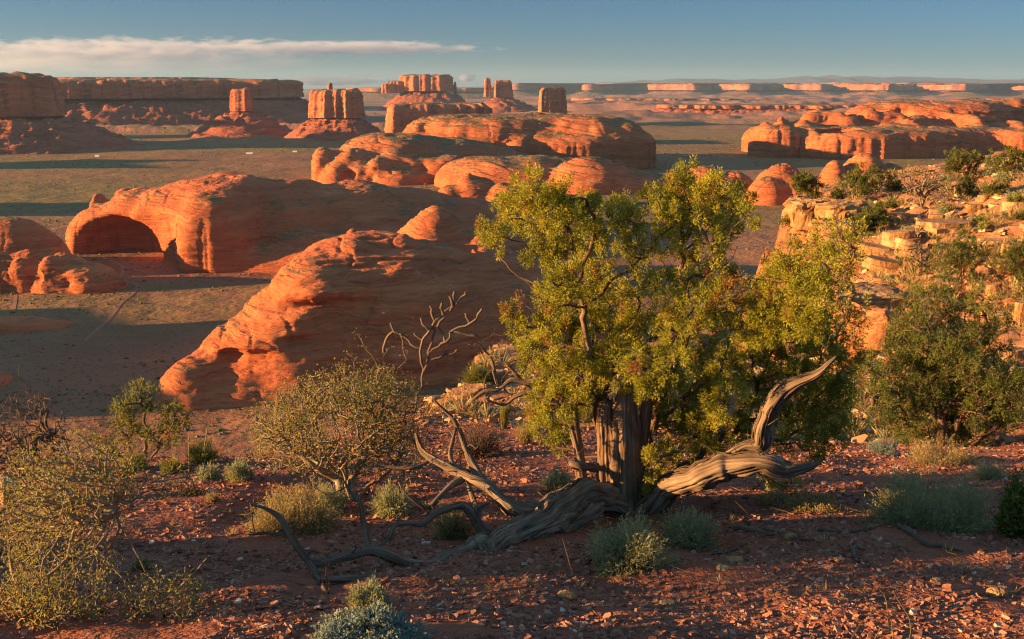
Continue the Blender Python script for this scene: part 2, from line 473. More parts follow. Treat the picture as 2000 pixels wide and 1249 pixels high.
def arch_ridge():
    P = [dome(185, 412, 1600, 90, 60, 3, 3), dome(235, 392, 1605, 150, 80, 3, 3), dome(300, 368, 1600, 200, 110, 2.6, 2.6), dome(385, 352, 1590, 220, 165, 2.6, 2.6), dome(445, 347, 1590, 220, 190, 2.5, 3),
         dome(425, 378, 1500, 100, 112, 3.2, 4.5), dome(470, 405, 1480, 90, 90, 3, 3),
         dome(560, 350, 1640, 280, 210, 2.5, 1.8), dome(690, 352, 1700, 300, 230, 2.4, 1.7), dome(800, 368, 1730, 300, 230, 2, 1.7), dome(900, 388, 1740, 280, 220, 2, 1.7), dome(1000, 408, 1730, 240, 200), dome(1090, 440, 1700, 200, 160),
         dome(600, 452, 1460, 240, 80, 2, 1.6), dome(720, 440, 1520, 280, 100, 2, 1.6), dome(860, 452, 1540, 260, 100, 2, 1.6), dome(520, 480, 1450, 120, 60, 2.5, 3),
         dome(850, 407, 1310, 290, 130, 2, 1.45), dome(855, 412, 1300, 130, 60, 2, 2), dome(940, 455, 1270, 180, 90, 2, 1.8), dome(690, 447, 1215, 90, 60, 2, 1.5), dome(640, 470, 1230, 150, 60),
         blob(189, 398, 1600, 9, 24, 7), blob(199, 396, 1606, 9, 22, 6), blob(184, 402, 1596, 7, 14, 5), blob(243, 385, 1600, 14, 22, 8), blob(233, 390, 1592, 10, 16, 7)]
    th = R(-35)
    def cutter(px, py, Y, rx, ry, rz, rot, k=4.0):
        p = at(px, py, Y); return dict(c=(p[0], p[1], p[2]), r=(rx, ry, rz), n=2.3, m=2.3, rot=rot, k=k)
    cuts = [dict(c=(-590.0, 1508.0, VZ - 4), r=(78, 78, 68), n=2.2, m=2.3, rot=th, k=6.0), dict(c=(-645.0, 1340.0, VZ - 4), r=(150, 200, 150), n=2.0, m=2.6, rot=R(-52), k=4.0), dict(c=(-690.0, 1470.0, VZ - 4), r=(70, 62, 60), n=2.2, m=2.2, rot=th, k=6.0)]
    formation('alcove_ridge', P, 2.3, M_arch, 'long red sandstone ridge with a huge arched alcove hollowed into its left end', 'rock ridge', cuts,
              k=10, a1=4.0, L1=55, led=1.8, Ls=10, seed=2)
arch_ridge()
formation('sandstone_dome', [dome(15, 425, 1400, 230, 70), dome(-120, 440, 1420, 260, 80)], 2.2, M_arch,
          'plain rounded red dome at the left edge behind the pitted knobs', 'rock dome', a1=3, L1=50, led=1.0, seed=3, group=G_DOME)
formation('pitted_outcrop', [dome(55, 487, 1290, 110, 42), dome(125, 497, 1280, 110, 42), dome(175, 512, 1275, 100, 40), dome(210, 540, 1272, 70, 30), dome(-10, 490, 1290, 140, 50), dome(-120, 500, 1290, 160, 50), dome(90, 505, 1262, 40, 22)],
          1.7, M_arch, 'cluster of low lumpy pitted red knobs catching sun at left of the bare flat', 'rock formation',
          [blob(70, 540, 1246, 16, 18, 8), blob(128, 552, 1240, 14, 12, 8), blob(160, 545, 1238, 12, 12, 6)], k=9, a1=4, L1=24, led=1.2, Ls=7, seed=4, group=G_DOME)
formation('low_rock', [dome(20, 622, 1060, 130, 30), dome(90, 625, 1065, 110, 26), dome(140, 640, 1062, 50, 16), dome(-80, 615, 1060, 160, 40)], 1.8, M_arch,
          'long low dark red rock on the shaded valley floor at left edge', 'rock', k=8, a1=2, L1=30, led=0.8, seed=5, group=G_DOME)
formation('low_rock', [dome(-10, 735, 850, 55, 24), dome(-60, 725, 850, 90, 30)], 1.6, M_arch,
          'small red rock just poking in from the left edge, nearest of the low valley rocks', 'rock', k=8, a1=2, L1=30, led=0.8, seed=6, group=G_DOME)

formation('slickrock_dome', [dome(640, 290, 2850, 60, 90, 2.5, 3), dome(690, 290, 2820, 90, 110), dome(720, 274, 2950, 140, 150, 2, 2.5), dome(770, 262, 3000, 200, 220, 2.3, 3), dome(850, 269, 3060, 260, 240, 2.3, 2.6), dome(930, 281, 3080, 240, 220), dome(1000, 300, 3060, 220, 200),
           *knob_row(630, 880, 292, 330, 2730, 2830, 12, 3), dome(660, 320, 2760, 60, 70), dome(705, 318, 2740, 40, 50), dome(735, 312, 2740, 46, 60), dome(780, 330, 2720, 120, 70), dome(870, 326, 2820, 160, 80)],
          4.2, M_mid, 'broad sunlit slickrock dome with a fluted knobby left end, behind the alcove ridge', 'rock dome',
          [blob(680, 345, 2690, 30, 40, 30), blob(820, 322, 2610, 120, 20, 40), blob(722, 340, 2670, 20, 44, 20)], k=13, a1=8, L1=90, led=3.4, Ls=20, seed=7, group=G_DOME)
formation('slickrock_shelf', [dome(1000, 306, 2640, 260, 180, 2.5, 3), dome(1080, 310, 2680, 260, 170, 2.5, 3), dome(1152, 308, 2520, 170, 120, 2, 2), dome(1220, 331, 2580, 180, 140), dome(1270, 344, 2620, 120, 120), dome(930, 310, 2680, 160, 160)],
          4.2, M_mid, 'shaded red rock shelf with one sunlit hump, below the flat topped slickrock mesa', 'rock formation', k=13, a1=7, L1=90, led=3, Ls=18, seed=8, group=G_DOME)
formation('peaked_dome', [dome(915, 338, 2180, 80, 60, 2, 1.6), dome(940, 345, 2190, 80, 60), dome(985, 356, 2160, 80, 50), dome(880, 362, 2160, 70, 40), dome(1040, 395, 2130, 90, 50), dome(1110, 412, 2120, 70, 40)],
          3.0, M_mid, 'small peaked orange dome with a bright flat face, left of the big tree top', 'rock dome', [blob(955, 385, 2105, 18, 30, 20)], k=9, a1=4, L1=50, led=2, Ls=14, seed=9, group=G_DOME)
formation('slickrock_mesa', [dome(1020, 226, 3500, 430, 330, 3.2, 6, .3), dome(1130, 228, 3420, 190, 260, 2.6, 5), dome(1190, 240, 3330, 120, 180, 2.6, 4), dome(1235, 262, 3330, 70, 120, 3, 6), dome(1258, 268, 3320, 36, 70, 3, 6), dome(880, 236, 3450, 180, 230, 2.4, 3),
           *knob_row(820, 1230, 238, 268, 3140, 3300, 16, 5), dome(840, 262, 3250, 140, 120), dome(900, 268, 3180, 140, 90, 2.5, 4), dome(830, 240, 3600, 110, 160), dome(980, 258, 3200, 130, 90, 2.3, 3), dome(1110, 262, 3180, 180, 80, 2.5, 4)],
          5.0, M_mid, 'flat topped slickrock mesa with scrub on top and a vertical shadowed cliff along its front', 'mesa', [blob(1000, 262, 3040, 70, 30, 70), blob(1080, 240, 3150, 60, 16, 90)], k=12, a1=8, L1=110, led=4, Ls=22, flute=5, seed=10)
for nm, P, lb, sd in (('sandstone_dome', [dome(1375, 325, 2350, 110, 70), dome(1435, 333, 2340, 90, 60), dome(1400, 345, 2310, 120, 60)], 'low double red dome just right of the big tree top', 11),
                  ('sandstone_dome', [dome(1525, 320, 2280, 110, 60), dome(1500, 345, 2240, 90, 50), dome(1560, 345, 2250, 100, 60), dome(1590, 350, 2280, 80, 60)], 'lumpy red dome with a terraced sunlit top behind the lone bush on the cream ledge', 12),
                  ('sandstone_dome', [dome(1632, 314, 2150, 66, 50), dome(1690, 297, 2180, 120, 70), dome(1740, 318, 2190, 90, 70), dome(1625, 345, 2140, 80, 60)], 'twin smooth orange domes standing highest behind the bushes of the right hill', 13)):
    formation(nm, P, 3.0, M_mid, lb, 'rock dome', k=8, a1=4, L1=50, led=1.8, Ls=11, seed=sd, group=G_DOME)
formation('slickrock_mesa', [dome(1760, 243, 4050, 560, 380, 3.6, 8, .36), dome(1510, 245, 3800, 70, 130, 3, 6), dome(1496, 238, 3780, 34, 60), dome(1526, 229, 3850, 16, 22, 2, 1.6), dome(1575, 236, 3880, 90, 120), dome(1600, 212, 4050, 110, 160, 2, 1.7), dome(1690, 205, 4150, 130, 180), dome(1745, 197, 4200, 160, 230, 2.3, 3),
            dome(1830, 199, 4200, 260, 260, 2.6, 5), dome(1925, 196, 4300, 110, 180, 4, 8), dome(1962, 204, 4300, 30, 150, 4, 8), dome(1700, 255, 3800, 110, 130), dome(1730, 240, 3900, 120, 150), dome(1905, 232, 3850, 50, 90), dome(1900, 246, 3830, 90, 120), dome(2010, 250, 3850, 200, 200, 3, 6), dome(2150, 240, 3950, 300, 300, 3, 6),
            dome(1630, 250, 3880, 120, 130), *knob_row(1540, 1980, 216, 250, 3780, 3980, 16, 9)],
          6.2, M_right, 'big slickrock mesa at right with sunlit humps on top and a long shadowed cliff below', 'mesa', [blob(1765, 214, 3990, 46, 40, 70), blob(1640, 262, 3700, 90, 30, 60)], k=14, a1=9, L1=120, led=5, Ls=26, flute=6, seed=14)
# ------------------------------------------------------------------ buttes and mesas (lofted outlines)
def resample(poly, step):
    P = np.array(poly, float); Q = np.roll(P, -1, 0); out = []
    # Catmull-Rom-ish: straight edges with softened corners
    for a, b in zip(P, Q):
        n = max(1, int(np.linalg.norm(b - a) / step)); t = np.arange(n)[:, None] / n
        out.append(a + (b - a) * t)
    O = np.concatenate(out)
    for _ in range(3): O = 0.25 * np.roll(O, 1, 0) + 0.5 * O + 0.25 * np.roll(O, -1, 0)
    return O
def outline_normals(O):
    t = np.roll(O, -1, 0) - np.roll(O, 1, 0)
    n = np.stack([t[:, 1], -t[:, 0]], 1)
    return n / np.maximum(np.linalg.norm(n, axis=1), 1e-9)[:, None]
def ccw(poly):
    P = np.array(poly, float); x, y = P[:, 0], P[:, 1]
    return poly if np.sum(x * np.roll(y, -1) - y * np.roll(x, -1)) > 0 else poly[::-1]
def loft_cliff(poly, z0, z1, step, flute, seed, lean=0.06, cap=0.12, topn=0.0):
    lean = lean * 1.5
    O = resample(ccw(poly), step); n = len(O); N = outline_normals(O)
    H = z1 - z0; nz = max(10, int(H / step))
    tt = np.concatenate([np.linspace(0, 1, nz), [1.0] * 4]); ins = np.concatenate([np.zeros(nz), [0.25, 0.5, 0.75, 0.97]])
    c = O.mean(0); V = []
    for t, q in zip(tt, ins):
        P3 = np.column_stack([O, np.full(n, z0 + H * t)]) + seed * 13.1
        d = flute * (ridged(P3 * np.array([1, 1, 0.05]) / (flute * 4.5), 3) - 0.6) + flute * 0.9 * fbm(P3 * np.array([1, 1, 0.02]) / (flute * 11), 3)
        d += flute * 0.35 * fbm(P3 / (flute * 1.3), 3)
        ck = np.abs(noise(P3 * np.array([1, 1, 0.012]) / (flute * 3.2) + 51)); d -= flute * 0.6 * np.clip(1 - ck * 9, 0, 1) * (0.5 + 0.5 * noise(P3 / (flute * 14)))
        d += flute * 0.32 * np.round(1.6 * noise(P3 * np.array([1, 1, 0.01]) / (flute * 2.2) + 77))
        s = (z0 + H * t + 2 * flute * fbm(P3 * np.array([1, 1, 0]) / (flute * 20), 2)) / (H * 0.09)
        d += flute * 0.16 * (np.floor(s) % 2)
        d -= lean * H * t
        if t > 1 - cap: d -= flute * 1.4 * ((t - 1 + cap) / cap) ** 2
        R2 = O + N * d[:, None]
        if q: R2 = R2 + (c - R2) * q
        z = z0 + H * t + topn * fbm(np.column_stack([R2, 0 * R2[:, 0]]) / (H * 0.9) + seed, 3) * sstep(0.75, 1, t)
        if q: z = z + H * 0.02 * q
        V.append(np.column_stack([R2, z]))
    V = np.stack(V, 1).reshape(-1, 3)
    return V, grid_faces(n, len(tt), wrap=True)
def loft_talus(poly, z0, z1, w, step, seed, inset=0.0, amp=1.0):
    O = resample(ccw(poly), step); n = len(O); N = outline_normals(O)
    H = z1 - z0; nz = max(8, int(w / step * 0.8)); V = []
    for t in np.linspace(0, 1, nz):           # 0 = outer foot, 1 = against the cliff
        e = w * (1 - t) ** 1.25 - inset * t
        B = O + N * e
        P3 = np.column_stack([B, np.zeros(n)]) + seed * 7.7
        z = z0 + H * (t ** 1.12)
        d = H * 0.14 * amp * ridged(P3 / (H * 0.55), 3) * math.sin(math.pi * min(t, 0.94)) - H * 0.05
        d = d + H * 0.05 * fbm(P3 / (H * 0.12), 3) * (1 if t < 0.98 else 0)
        st = (z / (H * 0.16)); stp = H * 0.035 * np.sin(2 * math.pi * st + 2 * fbm(P3 / H, 2))
        V.append(np.column_stack([B, z + d + stp]))
    V = np.stack(V, 1).reshape(-1, 3)
    return V, grid_faces(n, nz, wrap=True)
M_butte = sandstone('butte_cliff', 5.0, strata=0.5, streak=0.85, veg=0.9, c_lo=(0.40, 0.12, 0.055), c_hi=(0.56, 0.20, 0.09), c_dark=(0.17, 0.055, 0.038))
M_talus = sandstone('butte_talus', 5.0, strata=1.2, streak=0.1, c_lo=(0.32, 0.09, 0.045), c_hi=(0.42, 0.14, 0.072), c_dark=(0.17, 0.055, 0.038))
M_fcliff = sandstone('far_cliff', 14.0, strata=0.6, streak=0.7, veg=0.8, c_lo=(0.33, 0.11, 0.06), c_hi=(0.50, 0.20, 0.11), c_dark=(0.17, 0.06, 0.04))
G_BUTTE = 'buttes and mesas across the valley'
def fp(x0, x1, Y, depth, skew=0.0, n=None):
    """footprint: pixel span x0..x1 at distance Y, going back by depth; skew rotates the block (m)"""
    a = (x0 - 1000) / 2000 * Y / 0.985; b = (x1 - 1000) / 2000 * Y / 0.985
    return [(a, Y + skew), (a + 0.28 * (b - a), Y - depth * 0.10 + 0.5 * skew), (b - 0.2 * (b - a), Y - depth * 0.05), (b, Y), (b + 0.06 * (b - a), Y + depth * 0.5), (b - 0.1 * (b - a), Y + depth), (a + 0.15 * (b - a), Y + depth + skew), (a - 0.04 * (b - a), Y + depth * 0.5 + skew)]
def zat(py, Y): return ray(1000, py)[1] * Y
def butte(name, label, poly, Y, y_top, y_cliff, y_foot, tw, flute, step, seed, spires=(), mats=None, cat='butte', amp=1.0, topn=0.0, lean=0.06, cap=0.12, z0=VZ):
    zt = zat(y_top, Y); zc = zat(y_cliff, Y)
    c = np.array(poly).mean(0)
    root = empty(name, (c[0], c[1], z0), label, cat, G_BUTTE)
    loc = (c[0], c[1], z0)
    mc, mt = mats or (M_butte, M_talus)
    V, F = loft_cliff(poly, zc - 12, zt, step, flute, seed, lean, cap, topn)
    mesh_obj('cliff', V, F, mc, root, loc)
    if tw:
        V, F = loft_talus(poly, z0 - 4, zc, tw, step, seed, inset=flute * 2.5, amp=amp)
        mesh_obj('talus', V, F, mt, root, loc)
    for sp in spires:
        V, F = loft_cliff(sp[0], zat(sp[2], Y), zat(sp[1], Y), step * 0.5, sp[3], seed + 3, 0.05)
        mesh_obj('spire', V, F, mc, root, loc)
    return root
# large shaded block at the left edge: its left side catches the sun
def X(px, Y): return (px - 1000) / 2000 * Y / 0.985
butte('broad_butte', 'big flat topped shadowed butte cut by the left edge, sunlit strip at far left',
      [(X(18, 4100), 4090), (X(80, 4150), 4130), (X(138, 4190), 4190), (X(144, 4300), 4330), (X(120, 4500), 4650), (X(-60, 4600), 4680), (X(-30, 4380), 4400), (X(-8, 4240), 4230)],
      4150, 147, 222, 290, 330, 16, 9, 21, topn=22, cap=0.2)
butte('long_mesa', 'very long shadowed mesa behind the slender butte, left of centre', fp(168, 545, 6600, 1300, -420), 6600, 157, 188, 235, 420, 22, 16, 22, topn=14, cap=0.15)
butte('pale_mesa', 'pale flat mesa peeping over the left part of the long mesa', fp(108, 400, 10500, 2500), 10500, 151, 175, 200, 500, 26, 30, 23, mats=(M_fcliff, M_fcliff))
butte('slender_butte', 'slender sunlit square butte on a wide red talus cone, before the long mesa', fp(466, 506, 5300, 95, 20), 5300, 174, 213, 250, 250, 9, 6, 24, topn=8)
butte('round_butte', 'sunlit fluted butte with a small chimney rock on top, right of the slender butte',
      fp(614, 706, 5000, 230, 60), 5000, 176, 226, 255, 150, 13, 6, 25, topn=10, cap=0.25,
      spires=[([(X(653, 5100), 5090), (X(660, 5100), 5085), (X(664, 5100), 5100), (X(655, 5100), 5112)], 162, 182, 3.0)])
butte('low_mesa', 'small dark sloping hill between the long mesa and the chimney topped butte', fp(548, 585, 9000, 300), 9000, 174, 182, 200, 260, 12, 14, 26, mats=(M_fcliff, M_fcliff))
# castle-like mesa in the middle distance
butte('castle_mesa', 'tall blocky sunlit mesa at centre left on the horizon with stepped left shoulder', fp(790, 877, 11000, 500, 80), 11000, 147, 176, 192, 260, 22, 12, 27, topn=22,
      spires=[(fp(757, 775, 11000, 120), 164, 182, 12.0), (fp(766, 796, 11060, 160), 158, 182, 14.0)])
butte('needle_butte', 'thin needle spire on a small red cone, right of the tall blocky mesa', fp(890.5, 896, 11500, 32), 11500, 160, 178, 190, 170, 5, 5, 28)
root = butte('twin_pillar_butte', 'two upright stone pillars sharing one dark talus cone near the photo centre', fp(966, 1000, 9500, 150), 9500, 157, 189, 214, 340, 12, 9, 29, topn=6,
      spires=[(fp(948, 961, 9500, 60), 153, 190, 6.0), (fp(966, 976, 9470, 50), 158, 190, 5.0)])
butte('dark_block_butte', 'single dark block butte with a sunlit left edge, standing alone behind the scrub topped mesa', fp(1052, 1101, 6200, 150, -45), 6200, 172, 222, 232, 60, 9, 6, 30, lean=0.075, topn=5)
butte('dark_mesa', 'low dark mesa with fluted columns, behind the broad slickrock dome', fp(772, 950, 4400, 380, -90), 4400, 204, 252, 275, 60, 16, 9, 31, topn=10, cap=0.2, lean=0.1)
# the long distant canyon rim on the right
def rim():
    Yr = 24000.0
    xs = np.linspace(1010, 2250, 26); rs = np.random.RandomState(4)
    front = [(X(x, Yr), Yr + 2800 * ((i * 0.34 + .25) % 1) * rs.uniform(.7, 1.2) + (1500 if x < 1330 else 0)) for i, x in enumerate(xs)]
    poly = front + [(X(2250, Yr), Yr + 9000), (X(1000, Yr), Yr + 9000)]
    butte('canyon_rim_mesa', 'long straight distant mesa rim at right with patches of pink sunlit cliff', poly, Yr, 164, 176, 190, 700, 150, 60, 41, mats=(M_fcliff, M_fcliff), cat='mesa', amp=1.3, topn=40)
rim()
butte('flat_mesa', 'low dark flat mesa far off in the middle, left of the dark block butte', fp(690, 950, 21000, 3000), 21000, 172, 178, 186, 500, 60, 60, 42, mats=(M_fcliff, M_fcliff), cat='mesa')
# pale badland benches in the valley between the block butte and the right mesa
for i, (x0, x1, Y, yt, lb) in enumerate([(1130, 1420, 13500, 193, 'pale pink broken bench farthest out on the plain, under the canyon rim'),
                                         (1300, 1640, 9000, 206, 'low dark bench on the plain, left of the humped right mesa'),
                                         (1180, 1460, 6800, 240, 'thin red bench on the plain, just right of the scrub topped mesa')]):
    butte('valley_bench', lb, fp(x0, x1, Y, Y * 0.07, Y * 0.02), Y, yt, yt + 4, yt + 9, Y * 0.02, Y * 0.004, Y * 0.0016, 50 + i, cat='ledge', amp=1.5, z0=VZ)
# far blue mountains
def hills(prof, Y, depth, seed, amp):
    xs = np.arange(-200, 2300, 6.0); p = np.array(prof, float)
    top = np.interp(xs, p[:, 0], p[:, 1])
    n = len(xs); rows = []
    for t in np.linspace(0, 1, 14):
        yy = Y + depth * (t - 0.5)
        x = (xs - 1000) / 2000 * Y / 0.985
        prof_t = 1 - abs(2 * t - 1) ** 1.6
        zz = np.array([zat(v, Y) for v in top])
        z = VZ - 20 + (zz - VZ + 20) * prof_t
        P3 = np.column_stack([x, np.full(n, yy), 0 * x])
        z = z + amp * fbm(P3 / 2500 + seed, 4) * prof_t
        rows.append(np.column_stack([x, np.full(n, yy), z]))
    return np.stack(rows, 1).reshape(-1, 3), grid_faces(n, 14)
mh, nth, bh = mat_new('mountain_woodland'); th_ = NT(nth)
g_ = th_.n('ShaderNodeNewGeometry')
th_.l(th_.ramp(th_.noise(g_.outputs['Position'], 0.0006, 5, 0.6), [(0.35, (0.05, 0.055, 0.045)), (0.6, (0.13, 0.10, 0.075))]), bh.inputs['Base Color'])
V, F = hills([(-200, 176), (560, 180), (700, 172), (860, 172), (940, 171), (975, 168), (985, 160), (1000, 166), (1050, 170), (1090, 164), (1140, 164), (1210, 160), (1250, 158), (1290, 156), (1300, 153), (1330, 154), (1400, 157), (1520, 152), (1535, 149), (1550, 152), (1580, 149), (1592, 146), (1610, 151), (1700, 151), (1800, 154), (1960, 158), (1990, 153), (2010, 152), (2060, 158), (2300, 160)], 58000, 16000, 3.0, 120)
tag(mesh_obj('hills', V, F[:, ::-1], mh), kind='structure')

# unseen mesas added left of the frame, sized to throw shadow bands across the valley
def offframe(cx, cy, sx, sy, h, seed):
    poly = [(cx - sx, cy - sy), (cx + sx, cy - sy * 0.9), (cx + sx * 1.05, cy + sy * 0.8), (cx - sx, cy + sy)]
    V, F = loft_cliff(poly, VZ - 5, VZ + h, max(8, h / 10), h * 0.08, seed, 0.5, 0.2)
    tag(mesh_obj('shadow_mesa', V, F, M_talus), kind='structure')
offframe(-1180, 825, 260, 235, 135, 61)
offframe(-2100, 1960, 300, 60, 200, 62)
offframe(-3300, 3050, 300, 90, 330, 63)
offframe(-3750, 4950, 400, 250, 430, 64)
# ------------------------------------------------------------------ the hilltop the camera stands on
def _tps(P, z):
    n = len(P); d = np.linalg.norm(P[:, None] - P[None], axis=2)
    K = np.where(d > 0, d * d * np.log(np.maximum(d, 1e-9)), 0)
    A = np.zeros((n + 3, n + 3)); A[:n, :n] = K + 0.05 * np.eye(n); A[:n, n] = 1; A[:n, n + 1:] = P
    A[n, :n] = 1; A[n + 1:, :n] = P.T
    return np.linalg.solve(A, np.concatenate([z, np.zeros(3)]))
_cp = []
for x in (-16, -10, -6, -3, 0, 3, 6, 10):
    for y in (0, 3, 5, 7.5, 10): _cp.append((x, y, -2.2 - 0.25 * (y - 3.8)))
for y in (-30, -10): 
    for x in (-30, 0, 30, 80): _cp.append((x, y, -0.6))
for px, py, Y in [(300, 905, 11.5), (480, 892, 12), (850, 790, 17), (1000, 695, 23), (930, 830, 14), (1100, 720, 20), (1700, 862, 15), (1990, 880, 13.5), (1850, 850, 16), (1990, 760, 18.5), (1990, 650, 22.5), (1990, 500, 30), (1990, 400, 41), (1990, 338, 53),
                   (1700, 700, 25), (1690, 600, 29.5), (1720, 560, 32), (1700, 470, 42), (1690, 405, 52), (1640, 378, 59), (1800, 360, 58), (1600, 465, 46), (1400, 800, 18), (1250, 700, 24), (1850, 480, 36), (1850, 580, 28), (1830, 400, 47), (2200, 330, 44), (2300, 500, 25), (2300, 800, 14.5)]:
    p = at(px, py, Y); _cp.append(tuple(p))
_cp = np.array(_cp); _w = _tps(_cp[:, :2], _cp[:, 2])
RIM = np.array([(-60, 9), (-20, 10.5), (-6.6, 11.9), (-4.3, 11.7), (-3.2, 12.4), (-1.6, 17.5), (-0.2, 23.5), (3.0, 24.0), (8.4, 27.5), (12.0, 35.5), (13.0, 43), (13.6, 49), (15, 57), (19.5, 66), (35, 74), (70, 82), (200, 95), (260, 95), (260, -200), (-60, -200)], float)
def rim_dist(x, y):
    """signed distance to the hilltop's outline, positive outside"""
    best = np.full(len(x), 1e9); ins = np.zeros(len(x), bool)
    for a, b in zip(RIM, np.roll(RIM, -1, 0)):
        e = b - a; t = np.clip(((x - a[0]) * e[0] + (y - a[1]) * e[1]) / (e @ e), 0, 1)
        best = np.minimum(best, np.hypot(x - a[0] - t * e[0], y - a[1] - t * e[1]))
        c = (a[1] > y) != (b[1] > y)
        ins ^= c & (x < e[0] * (y - a[1]) / (e[1] if e[1] else 1e-9) + a[0])
    return np.where(ins, -best, best)
def ground_z(x, y):
    x = np.atleast_1d(np.asarray(x, float)); y = np.atleast_1d(np.asarray(y, float))
    z = np.full(len(x), _w[-3]) + _w[-2] * x + _w[-1] * y
    for k in range(len(_cp)):
        d2 = (x - _cp[k, 0]) ** 2 + (y - _cp[k, 1]) ** 2
        z += _w[k] * 0.5 * d2 * np.log(np.maximum(d2, 1e-12))
    P = np.stack([x, y, 0 * x], 1); d = np.hypot(x, y)
    far = sstep(13, 26, d)
    z += 0.05 * fbm(P / 0.8, 4) + (0.10 + 0.25 * far) * fbm(P / 4.0 + 3, 3) + 0.10 * far * ridged(P / 1.3 + 7, 3)
    # bedding ledges on the far slope
    w = z * 1.0 + 0.5 * fbm(P / 6.0 + 11, 3) - 0.05 * x
    f = w / 0.55; f = f - np.floor(f)
    z += far * 0.16 * (np.where(f < 0.85, f / 0.85, (1 - f) / 0.15) - 0.5)
    # unseen rise added left of the frame to shade the foreground
    by = (y - 4.6 - 0.3 * fbm(np.stack([y * 0.9, 0 * y, 0 * y], 1), 2)) / 0.75
    z += 2.0 * np.exp(-((x + 6.6) / 1.2) ** 2 - np.abs(by) ** 3) * (1 + 0.25 * fbm(P / 0.9 + 20, 3))
    dr = rim_dist(x, y) + 0.9 * fbm(P / 3.0 + 31, 3) * (0.4 + 0.6 * far) + 0.3 * ridged(P / 1.1, 3)
    s = np.maximum(dr, 0)
    z -= (3.0 * s + 0.35 * np.floor(s / 0.8 + 0.5) * sstep(0, 0.3, s))
    return z
def ground_hit(px, py, y0=3.0, y1=70.0):
    a, b = ray(px, py)
    Y = np.exp(np.linspace(math.log(y0), math.log(y1), 700))
    g = ground_z(a * Y, Y); below = (b * Y) < g
    k = int(np.argmax(below)) if below.any() else len(Y) - 1
    return np.array((a * Y[k], Y[k], g[k]))
def make_ground():
    nr, na = 560, 640
    r = np.exp(np.linspace(math.log(1.2), math.log(230.0), nr)); a = np.linspace(R(-82), R(82), na)
    # finer in the picture's own fan
    a = np.sign(a) * np.abs(a / R(82)) ** 1.35 * R(82)
    rr, aa = np.meshgrid(r, a, indexing='ij')
    x = (rr * np.sin(aa)).ravel(); y = (rr * np.cos(aa)).ravel()
    z = np.concatenate([ground_z(x[k:k + 40000], y[k:k + 40000]) for k in range(0, len(x), 40000)])
    m, nt, b = mat_new('red_stony_soil'); t = NT(nt)
    geo = t.n('ShaderNodeNewGeometry'); pos = geo.outputs['Position']
    sep = t.n('ShaderNodeSeparateXYZ'); t.l(pos, sep.inputs[0])
    n1 = t.noise(pos, 1.3, 5, 0.65); n2 = t.noise(pos, 14.0, 4, 0.7)
    col = t.ramp(t.math('ADD', t.math('MULTIPLY', n1, 0.6), t.math('MULTIPLY', n2, 0.4)), [(0.3, (0.15, 0.05, 0.028)), (0.5, (0.24, 0.08, 0.043)), (0.68, (0.32, 0.12, 0.065))])
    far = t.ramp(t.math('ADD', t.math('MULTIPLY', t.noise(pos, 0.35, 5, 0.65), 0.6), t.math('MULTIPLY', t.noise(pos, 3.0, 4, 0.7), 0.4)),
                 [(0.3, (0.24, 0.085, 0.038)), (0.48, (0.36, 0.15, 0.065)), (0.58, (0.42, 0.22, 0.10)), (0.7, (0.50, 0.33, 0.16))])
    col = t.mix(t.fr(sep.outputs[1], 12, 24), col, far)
    ns = t.n('ShaderNodeSeparateXYZ'); t.l(geo.outputs['True Normal'], ns.inputs[0])
    rocky = t.math('MULTIPLY', t.fr(ns.outputs[2], 0.70, 0.88, 1.0, 0.0), t.fr(sep.outputs[1], 12, 20))
    zc = t.n('ShaderNodeCombineXYZ'); t.l(t.math('MULTIPLY_ADD', t.noise(pos, 0.5, 3, 0.6), 1.2, sep.outputs[2]), zc.inputs[2])
    t.l(t.math('MULTIPLY', sep.outputs[0], .08), zc.inputs[0]); t.l(t.math('MULTIPLY', sep.outputs[1], .08), zc.inputs[1])
    bed = t.noise(zc.outputs[0], 2.6, 5, 0.75)
    col = t.mix(rocky, col, t.ramp(bed, [(0.34, (0.12, 0.05, 0.026)), (0.46, (0.24, 0.095, 0.04)), (0.58, (0.33, 0.16, 0.07)), (0.7, (0.22, 0.09, 0.04))]))
    t.l(col, b.inputs['Base Color'])
    v = t.vor(pos, 28.0); v2 = t.vor(pos, 75.0)
    h = t.math('ADD', t.math('MULTIPLY', v, -0.6), t.math('MULTIPLY', v2, -0.25)); h = t.math('ADD', h, n2)
    t.l(t.bump(t.math('MULTIPLY', bed, rocky), 0.5, 1.0, t.bump(h, 0.03, 0.9)), b.inputs['Normal'])
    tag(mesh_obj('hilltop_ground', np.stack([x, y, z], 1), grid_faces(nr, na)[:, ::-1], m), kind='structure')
make_ground()

# stones: flat angular chips lying all over the ground
M_chip, _nt, _b = mat_new('stone_chip'); _t = NT(_nt)
_a = _t.n('ShaderNodeAttribute', attribute_name='rnd')
_t.l(_t.ramp(_a.outputs['Fac'], [(0.0, (0.13, 0.05, 0.032)), (0.45, (0.22, 0.09, 0.055)), (0.8, (0.31, 0.14, 0.085)), (0.978, (0.34, 0.18, 0.12)), (0.992, (0.44, 0.36, 0.30))]), _b.inputs['Base Color'])
_g = _t.n('ShaderNodeNewGeometry')
_t.l(_t.bump(_t.noise(_g.outputs['Position'], 60, 3, 0.6), 0.006, 0.7), _b.inputs['Normal'])
M_slab, _nt, _b = mat_new('cream_sandstone'); _t = NT(_nt)
_g = _t.n('ShaderNodeNewGeometry'); _n = _t.noise(_g.outputs['Position'], 1.1, 6, 0.7); _n2 = _t.noise(_g.outputs['Position'], 6.0, 5, 0.7)
_c = _t.ramp(_n, [(0.34, (0.24, 0.105, 0.042)), (0.5, (0.35, 0.19, 0.078)), (0.66, (0.47, 0.32, 0.165))])
